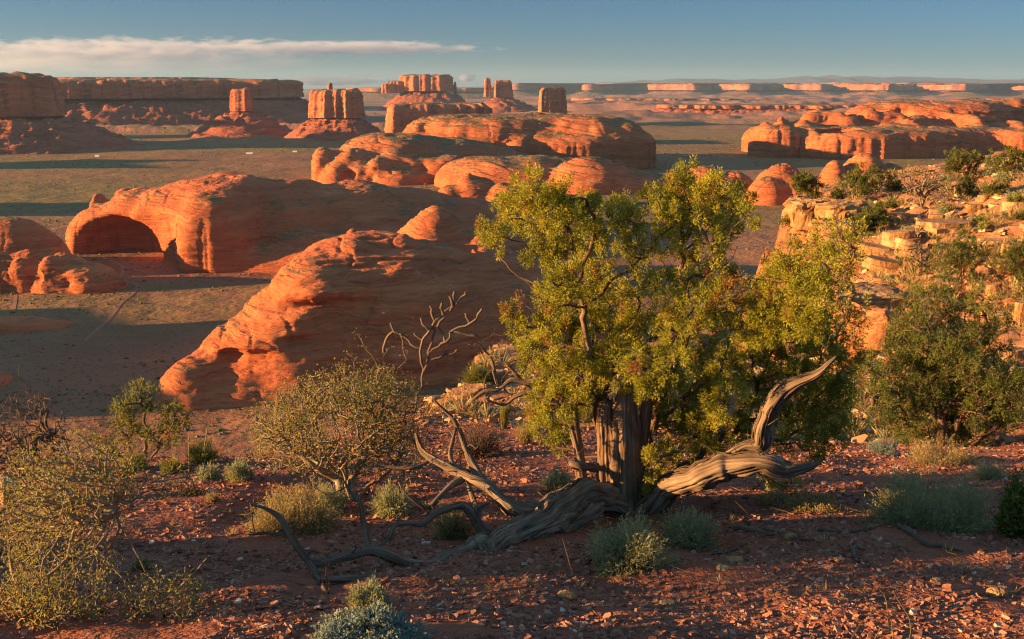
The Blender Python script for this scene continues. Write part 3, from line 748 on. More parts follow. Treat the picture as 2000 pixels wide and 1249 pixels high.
_c = _t.mix(_t.fr(_n2, 0.56, 0.7, 0, 0.55), _c, (0.17, 0.10, 0.07))
_t.l(_c, _b.inputs['Base Color']); _t.l(_t.bump(_t.math('ADD', _n2, _t.math('MULTIPLY', _n, 1.5)), 0.12, 0.9), _b.inputs['Normal'])
def chip_mesh(cx, cy, size, thick, lift, rs, tilt=0.3):
    n = len(cx); k = 6
    z = ground_z(cx, cy) + lift
    ang = np.linspace(0, 2 * np.pi, k, endpoint=False)[None] + rs.uniform(-0.35, 0.35, (n, k)) + rs.uniform(0, 6.3, (n, 1))
    rad = size[:, None] * rs.uniform(0.55, 1.1, (n, k)); el = rs.uniform(0.5, 1.0, (n, 1)); th = rs.uniform(0, 6.3, (n, 1))
    px = rad * np.cos(ang); py = rad * np.sin(ang) * el
    x = px * np.cos(th) - py * np.sin(th); y = px * np.sin(th) + py * np.cos(th)
    tx = rs.normal(0, tilt, (n, 1)); ty = rs.normal(0, tilt, (n, 1)) - 0.1
    V = []
    for top in (0, 1):
        sc = 0.86 if top else 1.0
        xx = x * sc; yy = y * sc
        zz = xx * tx + yy * ty + (thick[:, None] * (1 if top else -0.8)) + (rs.uniform(-0.12, 0.12, (n, k)) * thick[:, None] if top else 0)
        V.append(np.stack([xx + cx[:, None], yy + cy[:, None], zz + z[:, None]], -1))
    V = np.stack(V, 1).reshape(-1, 3)
    b = (np.arange(n) * 2 * k)[:, None]; i = np.arange(k); j = (i + 1) % k
    side = np.stack([b + i, b + j, b + k + j, b + k + i], -1).reshape(-1, 4)
    top = b + k + i[None]
    return V, [side, top.reshape(-1, k)], n * 1, 2 * k
def chips(name, n, y0, y1, smin, smax, seed, spread=0.62, pw=1.0, cond=None, mat=None):
    rs = np.random.RandomState(seed)
    y = y0 * (y1 / y0) ** (rs.uniform(0, 1, n) ** pw); x = y * rs.uniform(-spread, spread, n)
    keep = rim_dist(x, y) < 0.3
    if cond is not None: keep &= cond(x, y)
    x, y = x[keep], y[keep]; n = len(x)
    s = smin * (smax / smin) ** (rs.uniform(0, 1, n) ** 2.4) * (0.6 + 0.4 * np.minimum(y / 6, 6))
    V, F, _, k2 = chip_mesh(x, y, s, s * rs.uniform(0.12, 0.34, n), s * 0.05, rs)
    rnd = np.repeat(rs.uniform(0, 1, n), k2)
    return mesh_obj(name, V, F, mat or M_chip, smooth=False, attr={'rnd': rnd})
tag(chips('stone_chips', 95000, 3.3, 15.0, 0.0045, 0.036, 5, cond=lambda x, y: fbm(np.stack([x, y, 0 * x], 1) / .7, 3) > -.35), kind='stuff')
M_rubble, _nt, _b = mat_new('tan_rubble'); _t = NT(_nt)
_a = _t.n('ShaderNodeAttribute', attribute_name='rnd')
_t.l(_t.ramp(_a.outputs['Fac'], [(0.0, (0.22, 0.085, 0.038)), (0.5, (0.36, 0.18, 0.08)), (0.85, (0.46, 0.29, 0.14)), (1.0, (0.52, 0.38, 0.22))]), _b.inputs['Base Color'])
tag(chips('hillside_rubble', 26000, 14.0, 66.0, 0.014, 0.13, 6, cond=lambda x, y: (x > -0.1 * y) & (fbm(np.stack([x, y, 0 * x], 1) / 2.5, 3) > -.2), mat=M_rubble), kind='stuff')

def boulder(name, label, c, r, mat, seed, n=3.0, rot=0.0, tilt=(0, 0), amp=0.14, led=0.05, res=56, cat='boulder', group=None, flat=0.7):
    """an angular weathered block: super-ellipsoid pushed about by noise and bedding ledges"""
    u = np.linspace(0, 2 * np.pi, res, endpoint=False); v = np.linspace(-np.pi / 2 + 0.03, np.pi / 2 - 0.03, res // 2)
    uu, vv = np.meshgrid(u, v, indexing='ij')
    e = 2.0 / n; sp = lambda q: np.sign(q) * np.abs(q) ** e
    D = np.stack([sp(np.cos(vv)) * sp(np.cos(uu)), sp(np.cos(vv)) * sp(np.sin(uu)), np.sign(np.sin(vv)) * np.abs(np.sin(vv)) ** (e * flat)], -1).reshape(-1, 3)
    P = D + seed * 5.3; rm = min(r)
    D = D * (1 + amp * fbm(P * 1.4, 4)[:, None] + 0.5 * amp * ridged(P * 2.4, 3)[:, None] * 0.5)
    V = D * np.array(r)
    t = (V[:, 2] + 0.25 * rm * fbm(P * 1.5, 2)) / (rm * 0.42); f = t - np.floor(t)
    V[:, :2] *= (1 + led * (np.where(f < 0.8, f / 0.8, (1 - f) / 0.2) - 0.5))[:, None]
    V += 0.05 * rm * np.stack([fbm(P * 6, 3), fbm(P * 6 + 9, 3), fbm(P * 6 + 19, 3)], 1)
    V[:, 2] += tilt[0] * V[:, 0] + tilt[1] * V[:, 1]
    c_, s_ = math.cos(rot), math.sin(rot)
    V = np.stack([c_ * V[:, 0] - s_ * V[:, 1], s_ * V[:, 0] + c_ * V[:, 1], V[:, 2]], 1)
    F = grid_faces(res, res // 2, True); nv = res // 2
    caps = [np.array([[i * nv for i in range(res)][::-1]]), np.array([[i * nv + nv - 1 for i in range(res)]])]
    o = mesh_obj(name, V, [F] + caps, mat, smooth=False)
    o.location = c
    return tag(o, label, cat, group)
# ------------------------------------------------------------------ plants
def spline(P, step):
    P = np.asarray(P, float)
    if len(P) < 2: return P
    Q = np.concatenate([[2 * P[0] - P[1]], P, [2 * P[-1] - P[-2]]]); out = []
    for i in range(1, len(Q) - 2):
        a, b, c, d = Q[i - 1:i + 3]
        n = int(min(40, max(1, round(np.linalg.norm((c - b)[:3]) / step))))
        t = (np.arange(n) / n)[:, None]
        out.append(0.5 * (2 * b + (c - a) * t + (2 * a - 5 * b + 4 * c - d) * t * t + (3 * b - a - 3 * c + d) * t ** 3))
    out.append(P[-1:]); return np.concatenate(out)
class Tubes:
    def __init__(s): s.V = []; s.F = []; s.U = []; s.n = 0; s.caps = []
    def add(s, pts, rad, sides=6, flute=0.0, ff=2.2, twist=0.0, seed=0.0, ragged=0.0, flat=1.0):
        P = np.asarray(pts, float); r = np.asarray(rad, float); n = len(P)
        if n < 2: return
        T = np.gradient(P, axis=0); T /= np.maximum(np.linalg.norm(T, axis=1), 1e-9)[:, None]
        ref = np.array([0, 0, 1.0]) if abs(T[0, 2]) < 0.9 else np.array([1.0, 0, 0])
        A = np.zeros((n, 3)); a = np.cross(T[0], ref); a /= np.linalg.norm(a)
        for i in range(n):
            a = a - T[i] * (a @ T[i]); a /= max(np.linalg.norm(a), 1e-9); A[i] = a
        B = np.cross(T, A)
        L = np.concatenate([[0], np.cumsum(np.linalg.norm(np.diff(P, axis=0), axis=1))])
        ang = np.linspace(0, 2 * np.pi, sides, endpoint=False)
        rr = np.repeat(r[:, None], sides, 1)
        if flute:
            aa = ang[None] + twist * L[:, None]
            q = np.stack([np.cos(aa) * ff, np.sin(aa) * ff, np.repeat((L * 1.6)[:, None], sides, 1)], -1).reshape(-1, 3) + seed
            f = ridged(q, 3).reshape(n, sides)
            q2 = q * np.array([0.4, 0.4, 1.2]); g = fbm(q2 + 4, 2).reshape(n, sides)
            rr = rr * (1 + flute * (f - 0.7) + flute * 1.1 * g)
        V = P[:, None] + rr[..., None] * (np.cos(ang)[None, :, None] * A[:, None] + flat * np.sin(ang)[None, :, None] * B[:, None])
        if ragged:
            V[-1] += T[-1][None] * (ragged * np.random.RandomState(int(seed * 10) % 999).uniform(-1, 1, sides)[:, None])
        u = np.repeat((ang / (2 * np.pi))[None], n, 0); v = np.repeat(L[:, None], sides, 1)
        s.V.append(V.reshape(-1, 3)); s.U.append(np.stack([u.ravel(), v.ravel()], 1))
        i = np.arange(n - 1)[:, None]; j = np.arange(sides)[None]; j2 = (j + 1) % sides
        F = np.stack([i * sides + j, i * sides + j2, (i + 1) * sides + j2, (i + 1) * sides + j], -1).reshape(-1, 4)
        s.F.append(F + s.n)
        if sides > 8:
            c = (n - 1) * sides + np.arange(0, sides)
            cv = P[-1:] - T[-1:] * r[-1] * 0.6
            s.V.append(cv); s.U.append(np.array([[0.5, L[-1]]]))
            k = s.n + n * sides
            s.F.append(np.stack([s.n + c, s.n + (n - 1) * sides + (np.arange(sides) + 1) % sides, np.full(sides, k), np.full(sides, k)], 1)[:, [0, 1, 2, 2]])
            s.n += 1
        s.n += n * sides
    def build(s, name, mat, parent=None, loc=None):
        V = np.concatenate(s.V); F = np.concatenate(s.F); U = np.concatenate(s.U)
        tri = F[:, 2] == F[:, 3]
        return mesh_obj(name, V, [F[~tri]] + ([F[tri][:, :3]] if tri.any() else []), mat, parent, loc, uv=U)

def mst(nodes, parent, pts, wgt=0.45, maxk=None):
    """grow a branch tree: every point hooks to the node that keeps its way to the root short"""
    N = [np.asarray(p, float) for p in nodes]; par = list(parent); path = []
    for i, p in enumerate(N): path.append(0 if par[i] < 0 else path[par[i]] + np.linalg.norm(p - N[par[i]]))
    pts = np.asarray(pts, float)
    NA = np.array(N); PA = np.array(path)
    D = np.linalg.norm(pts[:, None] - NA[None], axis=2); cost = D + wgt * PA[None]
    bi = cost.argmin(1); bc = cost[np.arange(len(pts)), bi]; bd = D[np.arange(len(pts)), bi]
    left = np.ones(len(pts), bool)
    for _ in range(len(pts)):
        k = int(np.where(left, bd + 0.15 * bc, 1e9).argmin()); left[k] = False
        j = int(bi[k]); N.append(pts[k]); par.append(j); path.append(path[j] + bd[k]); nid = len(N) - 1
        d = np.linalg.norm(pts - pts[k], axis=1); c = d + wgt * path[nid]
        m = left & (c < bc); bi[m] = nid; bc[m] = c[m]; bd[m] = d[m]
    return np.array(N), par
def tree_tubes(T, N, par, tip, expo=2.2, cap_r=1.0, sides=6, step=0.05, jit=0.12, rs=None, minr=0.0, fixed=0, flute=0.0):
    n = len(N); rr = np.zeros(n); kids = [[] for _ in range(n)]
    for i, p in enumerate(par):
        if p >= 0: kids[p].append(i)
    order = []; st = [i for i in range(n) if par[i] < 0]
    while st:
        k = st.pop(); order.append(k); st.extend(kids[k])
    for k in reversed(order):
        rr[k] = tip if not kids[k] else min(cap_r, sum(rr[c] ** expo for c in kids[k]) ** (1 / expo))
    rs = rs or np.random.RandomState(1)
    done = set()
    for root in [i for i in range(n) if par[i] < 0]:
        stack = [(root, None)]
        while stack:
            k, frm = stack.pop()
            chain = [] if frm is None else [frm]
            cur = k
            while True:
                chain.append(cur)
                if not kids[cur]: break
                ks = sorted(kids[cur], key=lambda c: -rr[c])
                for c in ks[1:]: stack.append((c, cur))
                cur = ks[0]
            if len(chain) < 2: continue
            P = N[chain]; r = rr[chain].copy()
            if frm is not None: r[0] = min(r[0], r[1] * 1.15)
            if r.max() < minr: continue
            Q = spline(np.column_stack([P, r]), step)
            L = len(Q)
            if L > 2:
                j = rs.normal(0, 1, (L, 3)) ; j = (j + np.roll(j, 1, 0)) * 0.5; j[0] = j[-1] = 0
                Q[:, :3] += j * jit * step
            q = np.maximum(Q[:, 3], tip * 0.6)
            T.add(Q[:, :3], q, sides if q.max() > 3 * tip else max(3, sides - 2), flute=flute if q.max() > 6 * tip else 0, seed=rs.uniform(0, 99))
    return rr

def wood(name, dark, mid, light, uscale=26.0, vscale=1.6, bump=0.012, rough=0.9):
    m, nt, b = mat_new(name); t = NT(nt)
    tc = t.n('ShaderNodeTexCoord'); uv = tc.outputs['UV']
    g = t.noise(t.mapping(uv, (uscale, vscale, 1)), 1.0, 5, 0.65, 0.4)
    g2 = t.noise(t.mapping(uv, (uscale * 0.3, vscale * 2.5, 1)), 1.0, 3, 0.6)
    t.l(t.ramp(t.math('ADD', t.math('MULTIPLY', g, 0.7), t.math('MULTIPLY', g2, 0.3)), [(0.36, dark), (0.5, mid), (0.66, light)]), b.inputs['Base Color'])
    t.l(t.bump(g, bump, 1.0), b.inputs['Normal']); b.inputs['Roughness'].default_value = rough
    return m
M_bark = wood('juniper_bark', (0.045, 0.026, 0.016), (0.17, 0.105, 0.065), (0.34, 0.235, 0.15))
M_dead = wood('weathered_wood', (0.04, 0.026, 0.018), (0.17, 0.115, 0.075), (0.36, 0.265, 0.18))
M_twig = wood('pale_twig', (0.17, 0.115, 0.07), (0.33, 0.245, 0.15), (0.48, 0.375, 0.245), 6, 8, 0.004)
M_btwig = wood('brown_twig', (0.09, 0.06, 0.04), (0.24, 0.17, 0.105), (0.42, 0.32, 0.21), 6, 8, 0.004)
M_dtwig = wood('dark_twig', (0.05, 0.032, 0.024), (0.12, 0.08, 0.055), (0.22, 0.155, 0.11), 6, 8, 0.004)
def leaf_mat(name, stops, dry=(0.30, 0.13, 0.04), trans=0.4):
    m, nt, b = mat_new(name); t = NT(nt)
    a = t.n('ShaderNodeAttribute', attribute_name='rnd'); d = t.n('ShaderNodeAttribute', attribute_name='dry')
    c = t.mix(d.outputs['Fac'], t.ramp(a.outputs['Fac'], stops), dry)
    t.l(c, b.inputs['Base Color']); b.inputs['Roughness'].default_value = 0.75
    tr = t.n('ShaderNodeBsdfTranslucent'); t.l(c, tr.inputs['Color'])
    mx = t.n('ShaderNodeMixShader'); mx.inputs[0].default_value = trans
    t.l(b.outputs[0], mx.inputs[1]); t.l(tr.outputs[0], mx.inputs[2]); t.l(mx.outputs[0], nt.nodes['Material Output'].inputs['Surface'])
    return m
M_jun = leaf_mat('juniper_leaf', [(0.0, (0.17, 0.18, 0.02)), (0.5, (0.29, 0.28, 0.028)), (1.0, (0.46, 0.39, 0.045))])
M_jun2 = leaf_mat('juniper_leaf_deep', [(0.0, (0.06, 0.085, 0.02)), (0.5, (0.12, 0.145, 0.028)), (1.0, (0.22, 0.215, 0.04))])
M_pin = leaf_mat('pinyon_leaf', [(0.0, (0.08, 0.095, 0.025)), (0.5, (0.14, 0.15, 0.035)), (1.0, (0.22, 0.20, 0.045))])
M_sage = leaf_mat('sage_leaf', [(0.0, (0.20, 0.22, 0.12)), (0.5, (0.30, 0.31, 0.16)), (1.0, (0.42, 0.40, 0.19))], dry=(0.34, 0.24, 0.04))
M_silver = leaf_mat('silver_leaf', [(0.0, (0.12, 0.16, 0.12)), (0.6, (0.20, 0.25, 0.20)), (1.0, (0.30, 0.34, 0.27))], dry=(0.3, 0.25, 0.16))
M_straw = leaf_mat('straw', [(0.0, (0.20, 0.15, 0.06)), (0.5, (0.32, 0.25, 0.10)), (1.0, (0.44, 0.35, 0.15))], dry=(0.3, 0.16, 0.06))
M_small = leaf_mat('small_leaf', [(0.0, (0.14, 0.14, 0.03)), (0.5, (0.25, 0.23, 0.05)), (1.0, (0.36, 0.32, 0.08))])

def blades(C_, D, length, width, rnd, dry, rs, bend=0.0):
    """one rhombic leaf per row: base C_, direction D"""
    n = len(C_); D = D / np.maximum(np.linalg.norm(D, axis=1), 1e-9)[:, None]
    W = np.cross(D, rs.normal(size=(n, 3))); W /= np.maximum(np.linalg.norm(W, axis=1), 1e-9)[:, None]
    l = length[:, None]; w = width[:, None] * 0.5
    V = np.stack([C_, C_ + D * l * 0.5 + W * w, C_ + D * l, C_ + D * l * 0.5 - W * w], 1).reshape(-1, 3)
    return V, np.arange(4 * n).reshape(-1, 4), np.repeat(rnd, 4), np.repeat(dry, 4)
def leaf_obj(name, parts, mat, parent, loc):
    V = np.concatenate([p[0] for p in parts]); k = 0; F = []
    for p in parts: F.append(p[1] + k); k += len(p[0])
    return mesh_obj(name, V, np.concatenate(F), mat, parent, loc, smooth=False,
                    attr={'rnd': np.concatenate([p[2] for p in parts]), 'dry': np.concatenate([p[3] for p in parts])})
def tufts(cent, rad, nb, bl, bw, rs, rnd, dry, up=0.35, out=None):
    """little foliage sprays: nb leaf blades round every centre"""
    n = len(cent); idx = np.repeat(np.arange(n), nb)
    d = rs.normal(size=(n * nb, 3)); d /= np.linalg.norm(d, axis=1)[:, None]
    d[:, 2] += up
    if out is not None: d += 0.6 * out[idx]
    q = rs.uniform(0.15, 1.0, n * nb) ** 0.6
    c = cent[idx] + d * (rad[idx] * q)[:, None] * np.array([.62, .62, .95])
    return blades(c, d + 0.5 * rs.normal(size=d.shape), bl * rs.uniform(0.6, 1.3, n * nb), bw * rs.uniform(0.7, 1.3, n * nb),
                  np.clip(rnd[idx] + rs.normal(0, 0.14, n * nb), 0, 1), dry[idx], rs)

def juniper(name, label, base, stems, blobs, Y, rs, tipr=0.0022, tuft_r=0.05, per=34, nb=40, bl=0.028, bw=0.009, mat=None, depth=0.35, cat='tree', group=None, dryp=0.04, trunk_r=None, bark=None, capr=0.07, empty_name=None, sides=6, step=0.05, root=None, hollow=0.45, bare=0.15):
    """stems: list of polylines [(px,py,Y)], blobs: (px,py,r_px[,dY[,dry]])"""
    root = root or empty(name, base, label, cat, group)
    nodes = []; par = []
    for s in stems:
        for i, p in enumerate(s):
            nodes.append(at(*p)); par.append(-1 if i == 0 else len(nodes) - 2)
    bc = []; cents = []; rnds = []; drys = []; outs = []; extra = []
    for b in blobs:
        px, py, rp = b[:3]; dY = b[3] if len(b) > 3 and b[3] is not None else rs.uniform(-depth, depth); dr = b[4] if len(b) > 4 else 0.0
        c = at(px, py, Y + dY); r = rp / 2000.0 * (Y + dY)
        n = max(4, int(per * (rp / 50.0) ** 1.8))
        d = rs.normal(size=(n, 3)); d /= np.linalg.norm(d, axis=1)[:, None]
        q = (hollow + (1 - hollow) * rs.uniform(0, 1, n) ** 0.5)
        q = np.where(rs.uniform(0, 1, n) < .16, q * rs.uniform(1.1, 1.45, n), q)
        P = c + d * (q * r * rs.uniform(0.8, 1.15, n))[:, None] * np.array([1, 1, 0.95])
        bc.append(c); cents.append(P); outs.append(d)
        br = rs.uniform(0.25, 0.75)
        rnds.append(np.clip(br + rs.normal(0, 0.13, n), 0, 1))
        drys.append((rs.uniform(0, 1, n) < max(dr, dryp)).astype(float) * rs.uniform(0.6, 1, n))
    cents = np.concatenate(cents); rnd = np.concatenate(rnds); dry = np.concatenate(drys); outs = np.concatenate(outs)
    N, pr = mst(nodes, par, np.array(bc), 0.5)
    nn = len(N)
    N, pr = mst(list(N), pr, cents, 0.35)
    # stray bare twigs
    k = int(len(cents) * bare); sel = rs.randint(0, len(cents), k)
    tw = cents[sel] + outs[sel] * rs.uniform(0.5, 1.8, (k, 1)) * tuft_r * 2 + rs.normal(0, tuft_r, (k, 3))
    N, pr = mst(list(N), pr, tw, 0.2)
    T = Tubes(); tree_tubes(T, N, pr, tipr, 2.35, capr, sides, step, 0.35, rs)
    T.build('branchwork', bark or M_bark, root, base)
    leaf_obj('crown', [tufts(cents, tuft_r * rs.uniform(0.7, 1.35, len(cents)), nb, bl, bw, rs, rnd, dry, out=outs)], mat or M_jun, root, base)
    return root
# ---- the big juniper
rs = np.random.RandomState(11)
TY = 7.0
tb = ground_hit(1215, 992)
big = empty('juniper_tree', tuple(tb), 'biggest gnarled juniper in the middle, bright green crown over a shredded grey trunk', 'tree')
def limb(name, path, parent, loc, mat=M_dead, sides=26, step=0.03, flute=0.16, ff=2.6, twist=1.5, seed=1.0, ragged=0.0, label=None, flat=1.0, strips=4, twigs=4):
    """path rows: photo x, photo y, distance, radius in photo pixels"""
    Q = np.array([list(at(p[0], p[1], p[2])) + [p[3] / 2000.0 * p[2]] for p in path])
    S = spline(Q, step); r = np.maximum(S[:, 3], 0.003)
    Lc = np.concatenate([[0], np.cumsum(np.linalg.norm(np.diff(S[:, :3], axis=0), axis=1))])
    ph = np.column_stack([Lc * 3.2 + seed * 7, 0 * Lc, 0 * Lc]); ed = np.minimum(1, np.minimum(Lc, Lc[-1] - Lc) / .12 + .0)
    S[:, :3] += (np.column_stack([fbm(ph, 2), fbm(ph + 31, 2), fbm(ph + 67, 2)]) * (np.minimum(r, .05) * .75 * ed)[:, None])
    r = r * (1 + .22 * fbm(ph * 2.3 + 11, 2) * ed)
    T = Tubes(); T.add(S[:, :3], r, sides, flute, ff, twist, seed, ragged, flat)
    q = np.random.RandomState(int(seed * 100)); n = len(S)
    Tn = np.gradient(S[:, :3], axis=0); Tn /= np.maximum(np.linalg.norm(Tn, axis=1), 1e-9)[:, None]
    for _ in range(strips):                       # loose splinters of wood along the limb
        i0 = q.randint(0, max(1, int(n * .75))); i1 = min(n - 1, i0 + q.randint(max(3, n // 7), max(5, n // 3)))
        d = q.normal(size=3); idx = np.arange(i0, i1 + 1)
        if len(idx) < 3: continue
        D = d[None] - Tn[idx] * (Tn[idx] @ d)[:, None]; D /= np.maximum(np.linalg.norm(D, axis=1), 1e-9)[:, None]
        lift = r[idx] * (0.92 + 0.12 * np.linspace(0, 1, len(idx)) ** 2)
        P = S[idx, :3] + D * lift[:, None]
        if q.uniform() < .5: P = np.vstack([P, P[-1] + (Tn[i1] + 0.5 * D[-1] * q.uniform(0, 1)) * q.uniform(.02, .09)])
        w = q.uniform(.004, .011) * np.sin(np.linspace(.25, np.pi - .12, len(P)))
        T.add(P, np.maximum(w, .0012), 6, 0.0, flat=.6)
    for _ in range(twigs):                        # dead side twigs
        i0 = q.randint(int(n * .2), n); d = q.normal(size=3); d[2] = abs(d[2]); d = d - Tn[i0] * (d @ Tn[i0]) * .5; d /= np.linalg.norm(d)
        L0 = q.uniform(.06, .26); p = [S[i0, :3]]; dd = d.copy()
        for s_ in range(4): dd = dd + q.normal(0, .45, 3); dd /= np.linalg.norm(dd); p.append(p[-1] + dd * L0 / 4)
        Q2 = spline(np.array(p), .02); T.add(Q2, np.linspace(min(.006, r[i0] * .6), .0015, len(Q2)), 5)
    o = T.build(name, mat, parent, loc)
    if label: tag(o, label)
    return o
T = Tubes()
def trunk_col(path, sides, flute, ff, seed, ragged):
    Q = np.array([list(at(p[0], p[1], p[2])) + [p[3] / 2000.0 * p[2]] for p in path]); S = spline(Q, 0.022)
    T.add(S[:, :3], np.maximum(S[:, 3], .004), sides, flute, ff, 0.3, seed, ragged)
trunk_col([(1190, 1030, 6.95, 34), (1187, 985, 6.97, 28), (1185, 930, 7.0, 22), (1184, 860, 7.0, 19), (1183, 800, 7.0, 16), (1187, 782, 7.0, 11)], 64, 0.22, 3.4, 3.1, 0.04)
trunk_col([(1225, 1035, 6.95, 44), (1224, 985, 6.95, 38), (1222, 920, 6.95, 30), (1220, 850, 6.95, 26), (1219, 800, 6.95, 21), (1222, 760, 6.95, 13), (1222, 734, 6.95, 7)], 72, 0.24, 3.6, 7.7, 0.05)
trunk_col([(1256, 1015, 7.05, 24), (1250, 950, 7.08, 18), (1250, 880, 7.1, 14), (1262, 800, 7.12, 11), (1275, 740, 7.1, 9), (1290, 640, 7.1, 7)], 40, 0.2, 3.0, 12.7, 0.0)
trunk_col([(1160, 1010, 6.9, 30), (1150, 965, 6.9, 22), (1136, 938, 6.95, 11), (1130, 874, 7.0, 8.5), (1122, 810, 7.0, 7), (1128, 740, 7.0, 6)], 24, 0.2, 2.6, 17.7, 0.0)
T.build('trunk', M_bark, big, tuple(tb))
L_ = tuple(tb)
dl = lambda path, **k: limb('dead_limb', path, big, L_, **k)
# thick broken log leaning right and the horn that rises from it
dl([(1240, 1020, 6.9, 26), (1266, 992, 6.85, 28), (1310, 955, 6.75, 29), (1362, 930, 6.6, 31), (1430, 907, 6.5, 28), (1490, 905, 6.4, 23), (1545, 915, 6.35, 17), (1590, 908, 6.3, 6), (1607, 898, 6.3, 1.5)], sides=72, step=0.02, flute=0.24, ff=3.4, twist=0.8, seed=2.3, ragged=0.03, label='thick grey broken log leaning right from the trunk', flat=0.8, strips=46, twigs=3)
dl([(1380, 915, 6.6, 6), (1420, 893, 6.6, 8), (1455, 872, 6.6, 11), (1478, 862, 6.58, 17), (1487, 835, 6.55, 20), (1510, 790, 6.5, 20), (1550, 752, 6.45, 14), (1600, 724, 6.4, 8), (1626, 704, 6.4, 4), (1636, 692, 6.4, 1)], sides=60, step=0.02, flute=0.24, ff=3.2, twist=0.7, seed=4.3, label='pointed grey horn of dead wood curving up to the right', flat=0.85, strips=30, twigs=3)
# roots and limbs sprawling left along the ground
dl([(1205, 985, 6.9, 30), (1150, 965, 6.75, 33), (1105, 985, 6.5, 30), (1050, 1025, 6.15, 27), (990, 1047, 5.95, 25), (958, 1072, 5.7, 19), (962, 1108, 5.35, 12), (966, 1128, 5.2, 6)], sides=64, step=0.02, flute=0.24, ff=3.4, twist=1.8, seed=6.1, label='twisted silver root bending down to the ground', flat=0.9, strips=34)
dl([(1150, 1000, 6.7, 34), (1115, 1020, 6.45, 26), (1090, 1042, 6.2, 14)], sides=48, step=0.02, flute=0.24, ff=3.0, seed=6.9)
dl([(975, 1060, 5.85, 18), (940, 1064, 5.75, 20), (900, 1084, 5.6, 17), (863, 1100, 5.4, 16), (810, 1117, 5.2, 12), (758, 1128, 5.0, 9), (690, 1132, 4.9, 8), (625, 1134, 4.85, 5)], sides=44, step=0.025, flute=0.2, seed=8.1)
dl([(870, 1100, 5.35, 11), (814, 1102, 5.25, 11), (765, 1086, 5.2, 11), (723, 1077, 5.2, 10), (674, 1091, 5.15, 9), (630, 1098, 5.1, 9), (604, 1098, 5.1, 9), (580, 1068, 5.1, 7), (565, 1046, 5.1, 6.5), (552, 1020, 5.1, 6), (537, 1004, 5.1, 5), (515, 992, 5.1, 3.5), (491, 987, 5.1, 1.5)], sides=28, step=0.02, flute=0.15, twist=3, seed=9.1, label='long thin dark limb curling up at the far left')
dl([(566, 1050, 5.1, 5), (550, 1044, 5.1, 3.5), (520, 1041, 5.1, 3), (488, 1045, 5.1, 1.5)], sides=12, seed=9.6)
dl([(604, 1098, 5.1, 7), (618, 1124, 5.0, 5), (634, 1152, 4.75, 4), (642, 1164, 4.7, 2.5)], sides=14, seed=9.9)
dl([(722, 1078, 5.2, 6), (716, 1056, 5.25, 6), (714, 1030, 5.3, 5.5), (709, 1008, 5.3, 5), (704, 985, 5.3, 4.5), (690, 968, 5.35, 3), (672, 940, 5.4, 2)], sides=14, flute=0.12, seed=10.4)
dl([(1140, 955, 6.85, 22), (1090, 985, 6.6, 22), (1045, 1000, 6.4, 20), (1005, 997, 6.3, 17), (980, 978, 6.3, 14), (957, 957, 6.35, 12), (930, 940, 6.4, 10), (900, 925, 6.5, 9), (868, 908, 6.6, 8), (835, 892, 6.7, 7), (820, 868, 6.8, 5), (812, 846, 6.8, 2.5)], sides=44, step=0.02, flute=0.2, twist=2.0, seed=11.1)
dl([(840, 896, 6.7, 5), (826, 908, 6.65, 4.5), (806, 915, 6.6, 4), (780, 914, 6.6, 3), (755, 912, 6.6, 1.5)], sides=12, seed=11.5)
dl([(960, 1048, 5.95, 12), (940, 1035, 6.0, 10), (925, 1010, 6.0, 9), (912, 994, 6.0, 8.5), (895, 986, 6.0, 8), (863, 997, 5.9, 7.5), (828, 1021, 5.8, 6), (800, 1021, 5.8, 4.5), (774, 1016, 5.8, 2)], sides=24, step=0.02, flute=0.16, twist=2, seed=12.1)
dl([(826, 1022, 5.8, 4.5), (775, 1024, 5.75, 4), (758, 1053, 5.6, 3.5), (730, 1072, 5.5, 2.5)], sides=10, seed=12.6)
dl([(956, 1034, 5.95, 6), (938, 1018, 5.95, 5), (933, 1002, 5.95, 4), (941, 990, 5.95, 3), (957, 983, 5.95, 2)], sides=12, seed=13.1)
dl([(905, 935, 6.45, 7), (880, 950, 6.35, 6), (866, 962, 6.3, 6), (850, 978, 6.2, 5), (832, 993, 6.15, 4), (805, 975, 6.1, 2.5), (785, 957, 6.1, 1.2)], sides=12, seed=13.6)
dl([(968, 965, 6.4, 7), (940, 938, 6.5, 9), (926, 912, 6.6, 8), (914, 885, 6.65, 6.5), (902, 855, 6.7, 5), (884, 820, 6.7, 4), (866, 800, 6.7, 3), (846, 780, 6.7, 1.5)], sides=20, step=0.02, flute=0.16, seed=14.1)
dl([(918, 925, 6.6, 6), (890, 912, 6.6, 5.5), (880, 890, 6.65, 5), (884, 862, 6.7, 4), (890, 835, 6.7, 2)], sides=12, seed=14.6)
dl([(935, 1000, 6.1, 7), (925, 975, 6.2, 5), (916, 950, 6.3, 4.5)], sides=12, seed=14.9)
dl([(1135, 920, 6.95, 7), (1124, 860, 7.0, 6.5), (1108, 815, 7.0, 6), (1088, 786, 7.0, 6), (1060, 770, 7.0, 5.5), (1030, 766, 7.0, 5), (1005, 775, 7.0, 4), (985, 790, 7.0, 3), (950, 782, 6.9, 2)], sides=16, flute=0.16, seed=15.2, step=0.02)
dl([(1085, 752, 7.1, 6), (1058, 742, 7.1, 6), (1030, 746, 7.1, 5), (1000, 742, 7.1, 5), (975, 760, 7.1, 4), (945, 765, 7.1, 3.5), (918, 786, 7.1, 3)], sides=14, seed=15.5)
dl([(972, 752, 7.1, 4), (966, 728, 7.1, 4), (960, 702, 7.1, 3), (950, 690, 7.1, 2.5), (936, 672, 7.1, 1.2)], sides=10, seed=15.8)
dl([(1040, 764, 7.1, 4), (1010, 735, 7.1, 3), (986, 708, 7.1, 1.5)], sides=10, seed=16.1)
